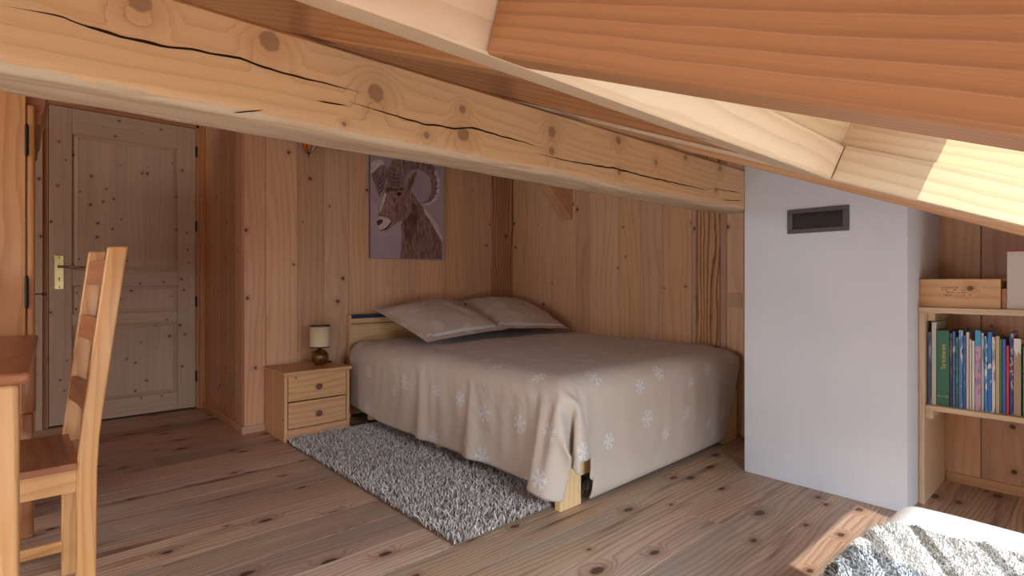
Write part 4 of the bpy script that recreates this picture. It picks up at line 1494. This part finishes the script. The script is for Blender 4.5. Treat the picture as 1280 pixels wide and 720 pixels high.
sb = thing('single_bed', 'low single bed with white sheet under the skylight, beside the bookshelf', 'bed', (1.0, 0.0, 0))
mb = MB()
ax0, ax1, ay0, ay1 = XA0 - 0.24, TX1 + 0.24, YA0 - 0.24, TY1 + 0.24
mb.grid(lambda u, v: on_mattress(ax0 + (ax1 - ax0) * u, ay0 + (ay1 - ay0) * v), 130, 80)
k = NT('white_bedsheet')
c = k.n('ShaderNodeTexCoord').outputs['Object']
k.bump(k.noise(c, 9.0, 4, 0.6), 0.35, 0.02)
M['sheet'] = k.done(srgb(234, 234, 236), 0.85, 0.2)
wb(mb, 'sheet', M['sheet'], sb)
mb = MB()
mb.box((XA0 + 0.05, YA0 + 0.05, 0.0), (TX1 - 0.06, TY1 - 0.06, 0.2), bev=0.03)
wb(mb, 'mattress', M['mattress'], sb)

def throw_edge(b):
    return 1.735 + 0.010 * math.sin(b * 40) - 0.16 * max(0.0, b - 0.30)


th = MB()
ty0, ty1 = -0.40, 0.60
th.grid(lambda u, v: on_mattress(0.35 + (throw_edge(ty0 + (ty1 - ty0) * v) - 0.35) * u, ty0 + (ty1 - ty0) * v, 0.010), 90, 60)
tho = th.build('plush_throw', M['throw'])
tag(tho, 'striped grey and white plush throw spread on the single bed', 'throw')
n = 44000
aa = np.concatenate([nrg.uniform(1.05, 1.75, 36000), nrg.uniform(0.36, 1.05, 8000)])
bb = nrg.uniform(ty0, ty1, n)
B, NRM, RN, HT, LN = [], [], [], [], []
sr = random.Random(5)
stripe = [(sr.uniform(0.0, 0.35) if i % 4 == 1 else sr.uniform(0.35, 0.6)) if i % 2 else sr.uniform(0.8, 1.0) for i in range(400)]
for a, b in zip(aa, bb):
    e = throw_edge(b)
    if a > e:
        continue
    p = on_mattress(a, b, 0.010)
    px = on_mattress(a + 0.004, b, 0.010) - p
    py = on_mattress(a, b + 0.004, 0.010) - p
    nn = px.cross(py)
    nn.normalize()
    q = (0.9 * b - 0.43 * a) / 0.03 + 100 + 0.25 * mnoise.noise(Vector((a * 12, b * 12, 0)))
    fq = q - math.floor(q)
    groove = 0.55 + 0.45 * math.sin(fq * math.pi) ** 0.6
    edge = 1.0 if e - a > 0.012 else 1.7
    B.append(p - nn * 0.001)
    NRM.append(nn)
    HT.append((0.006 + 0.004 * sr.random()) * groove)
    LN.append(sr.uniform(0.001, 0.004) * edge * edge)
    RN.append(min(1, max(0, stripe[int(q) % 400] + sr.uniform(-0.10, 0.10))))
m_ = len(B)
pile('pile', np.array([tuple(x) for x in B]), np.array([tuple(x) for x in NRM]), np.array(HT), nrg.uniform(0.002, 0.004, m_), np.array(LN), np.array(RN), M['throw'], tho)
at = tho.data.attributes.get('rnd')
vals = np.zeros(len(tho.data.polygons), dtype=np.float32)
vals[:] = 0.45
at.data.foreach_set('value', vals)

# ------------------------------------------------------------------ desk
dk = thing('desk', 'honey pine desk at the left edge of the picture', 'desk', (0.010, 1.612, 0), -math.atan(0.029 / 1.125))
mb = MB()
mb.box((-0.66, 0.0, 0.722), (0.0, 1.125, 0.750), bev=0.011, seg=4, axis=1)
mb.build('desktop', M['honey_dark'], dk, True)
for (a, b, y0, y1) in ((-0.084, -0.020, 0.02, 0.085), (-0.64, -0.58, 0.02, 0.085), (-0.64, -0.58, 1.04, 1.10)):
    mb = MB()
    mb.box((a, y0, 0.0), (b, y1, 0.7215), bev=0.012, seg=4, axis=2)
    mb.build('leg', M['honey'], dk, True)
mb = MB()
mb.box((-0.047, 1.06, 0.462), (-0.006, 1.10, 0.7215), bev=0.014, seg=4, axis=2)
mb.box((-0.052, 1.063, 0.0), (-0.012, 1.098, 0.4615), bev=0.010, seg=4, axis=2)
mb.build('leg', M['honey_dark'], dk, True)
for lo, hi in (((-0.57, 0.035, 0.62), (-0.09, 0.055, 0.7215)), ((-0.57, 1.07, 0.62), (-0.055, 1.09, 0.7215)), ((-0.625, 0.09, 0.62), (-0.605, 1.03, 0.7215))):
    mb = MB()
    mb.box(lo, hi, bev=0.002)
    mb.build('apron', M['honey'], dk)

# ------------------------------------------------------------------ chair
ch = thing('ladder_back_chair', 'honey pine ladder back chair pushed up to the desk', 'chair', (-0.08, 2.09, 0))


def post(y0, y1, dx=0.0):
    F = [(0.105, 0.0), (0.1055, 0.44), (0.122, 0.60), (0.1755, 1.049)]
    Bk = [(0.2225, 1.053), (0.166, 0.60), (0.157, 0.52), (0.1515, 0.42), (0.148, 0.0)]
    mb = MB()
    mb.prism([(x + dx, y0, z) for x, z in F + Bk], (0, y1 - y0, 0), g=(0.05, 0, 1), bev=0.006, seg=3)
    p = wb(mb, 'rear_post', M['honey'], ch, True, 30)
    return p


post(1.90, 1.930)
post(2.262, 2.292, -0.017)
for zc, h in ((0.977, 0.075), (0.806, 0.07), (0.607, 0.07)):
    mb = MB()
    xc = 0.133 + 0.12 * (zc - 0.6)

    def slat(u, v, xc=xc, zc=zc, h=h):
        y = 1.926 + (2.266 - 1.926) * u
        bow = 0.010 * math.sin(math.pi * u) - 0.017 * u
        k = int(round(v * 4)) % 4
        dx, dz = ((-0.008, -0.5), (0.008, -0.5), (0.008, 0.5), (-0.008, 0.5))[k]
        return (xc + bow + dx + 0.12 * dz * h, y, zc + dz * h)
    mb.grid(slat, 20, 4, uvfn=lambda u, v: (u * 0.35 + zc * 9, v * 0.18))
    wb(mb, 'slat', M['honey_dark'], ch, True, 40)


def seat_pt(u, v, top):
    x = -0.30 + 0.405 * u
    y = 1.892 + 0.396 * v
    dish = -0.012 * math.sin(math.pi * min(1, max(0, u))) * math.sin(math.pi * v)
    rim = -0.004 if (v < 0.01 or v > 0.99 or u < 0.01) else 0.0
    return (x, y, (0.458 + dish + rim) if top else 0.436)


mb = MB()
mb.grid(lambda u, v: seat_pt(u, v, True), 24, 24, uvfn=lambda u, v: (v * 0.4, u * 0.4))
mb.grid(lambda u, v: seat_pt(1 - u, v, False), 24, 24, uvfn=lambda u, v: (v * 0.4, u * 0.4))
bmesh.ops.bridge_loops(mb.bm, edges=[e for e in mb.bm.edges if e.is_boundary])
bmesh.ops.recalc_face_normals(mb.bm, faces=list(mb.bm.faces))
wb(mb, 'seat', M['honey_dark'], ch, True, 40)
for y0, y1 in ((1.902, 1.94), (2.252, 2.29)):
    mb = MB()
    mb.box((-0.29, y0, 0.0), (-0.252, y1, 0.4355), bev=0.004, axis=2)
    wb(mb, 'leg', M['honey'], ch)
for lo, hi in (((-0.252, 1.906, 0.372), (0.106, 1.926, 0.4355)), ((-0.252, 2.264, 0.372), (0.106, 2.286, 0.4355)), ((-0.285, 1.94, 0.372), (-0.265, 2.252, 0.4355)), ((0.112, 1.931, 0.372), (0.134, 2.262, 0.4355))):
    mb = MB()
    mb.box(lo, hi, bev=0.002)
    wb(mb, 'apron', M['honey'], ch)
for lo, hi in (((-0.252, 2.266, 0.078), (0.106, 2.284, 0.112)), ((-0.252, 1.908, 0.078), (0.106, 1.926, 0.112))):
    mb = MB()
    mb.box(lo, hi, bev=0.003)
    wb(mb, 'stretcher', M['honey'], ch)

# ------------------------------------------------------------------ armoire
am = thing('armoire', 'tall pine armoire behind the desk, beside the door niche', 'armoire', (-0.3, 3.36, 0))
mb = MB()
mb.box((-0.62, 2.88, 0.06), (0.0035, 2.905, 1.90), bev=0.003, axis=2)
mb.box((-0.62, 2.906, 0.06), (-0.02, 3.85, 1.60), axis=2)
wb(mb, 'side_panel', M['honey'], am)
mb = MB()
mb.box((0.005, 2.885, 0.0), (0.030, 2.935, 1.655), bev=0.010, seg=4, axis=2)
wb(mb, 'corner_post', M['honey'], am, True)
for a, b in ((2.94, 3.39), (3.395, 3.84)):
    mb = MB()
    off = (a - 2.88) * 0.03
    mb.box((-0.018, a, 0.12), (0.022 + off, b, 1.58), bev=0.004, axis=2)
    wb(mb, 'door', M['honey'], am)
mb = MB()
mb.prism([(-0.02, 2.96, 1.60), (0.050, 2.96, 1.60), (0.052, 2.96, 1.64), (0.062, 2.96, 1.66), (0.066, 2.96, 1.74), (0.082, 2.96, 1.78), (0.082, 2.96, 1.86), (-0.02, 2.96, 1.86)], (0, 0.92, 0), bev=0.002)
wb(mb, 'cornice', M['casing'], am)
for zc in (1.51, 0.908):
    mb = MB()
    pr = [(0, -0.066), (0.003, -0.064), (0.005, -0.058), (0.0065, -0.055)]
    pr += [(0.0065 if i % 2 else 0.0055, -0.052 + 0.104 * i / 16) for i in range(17)]
    pr += [(0.0065, 0.055), (0.005, 0.058), (0.003, 0.064), (0, 0.066)]
    mb.lathe(pr, (0.006, 2.878, zc), 10)
    wb(mb, 'hinge', M['black'], am)
mb = MB()
mb.tube([(0.036, 3.30, 0.893), (0.060, 3.30, 0.893)], 0.0025, 6)
ring = [(0.068 + 0.008 * math.cos(t), 3.30, 0.893 + 0.006 * math.sin(t)) for t in np.linspace(0, 2 * math.pi, 13)]
mb.tube(ring, 0.002, 6)
wb(mb, 'key', M['black'], am)
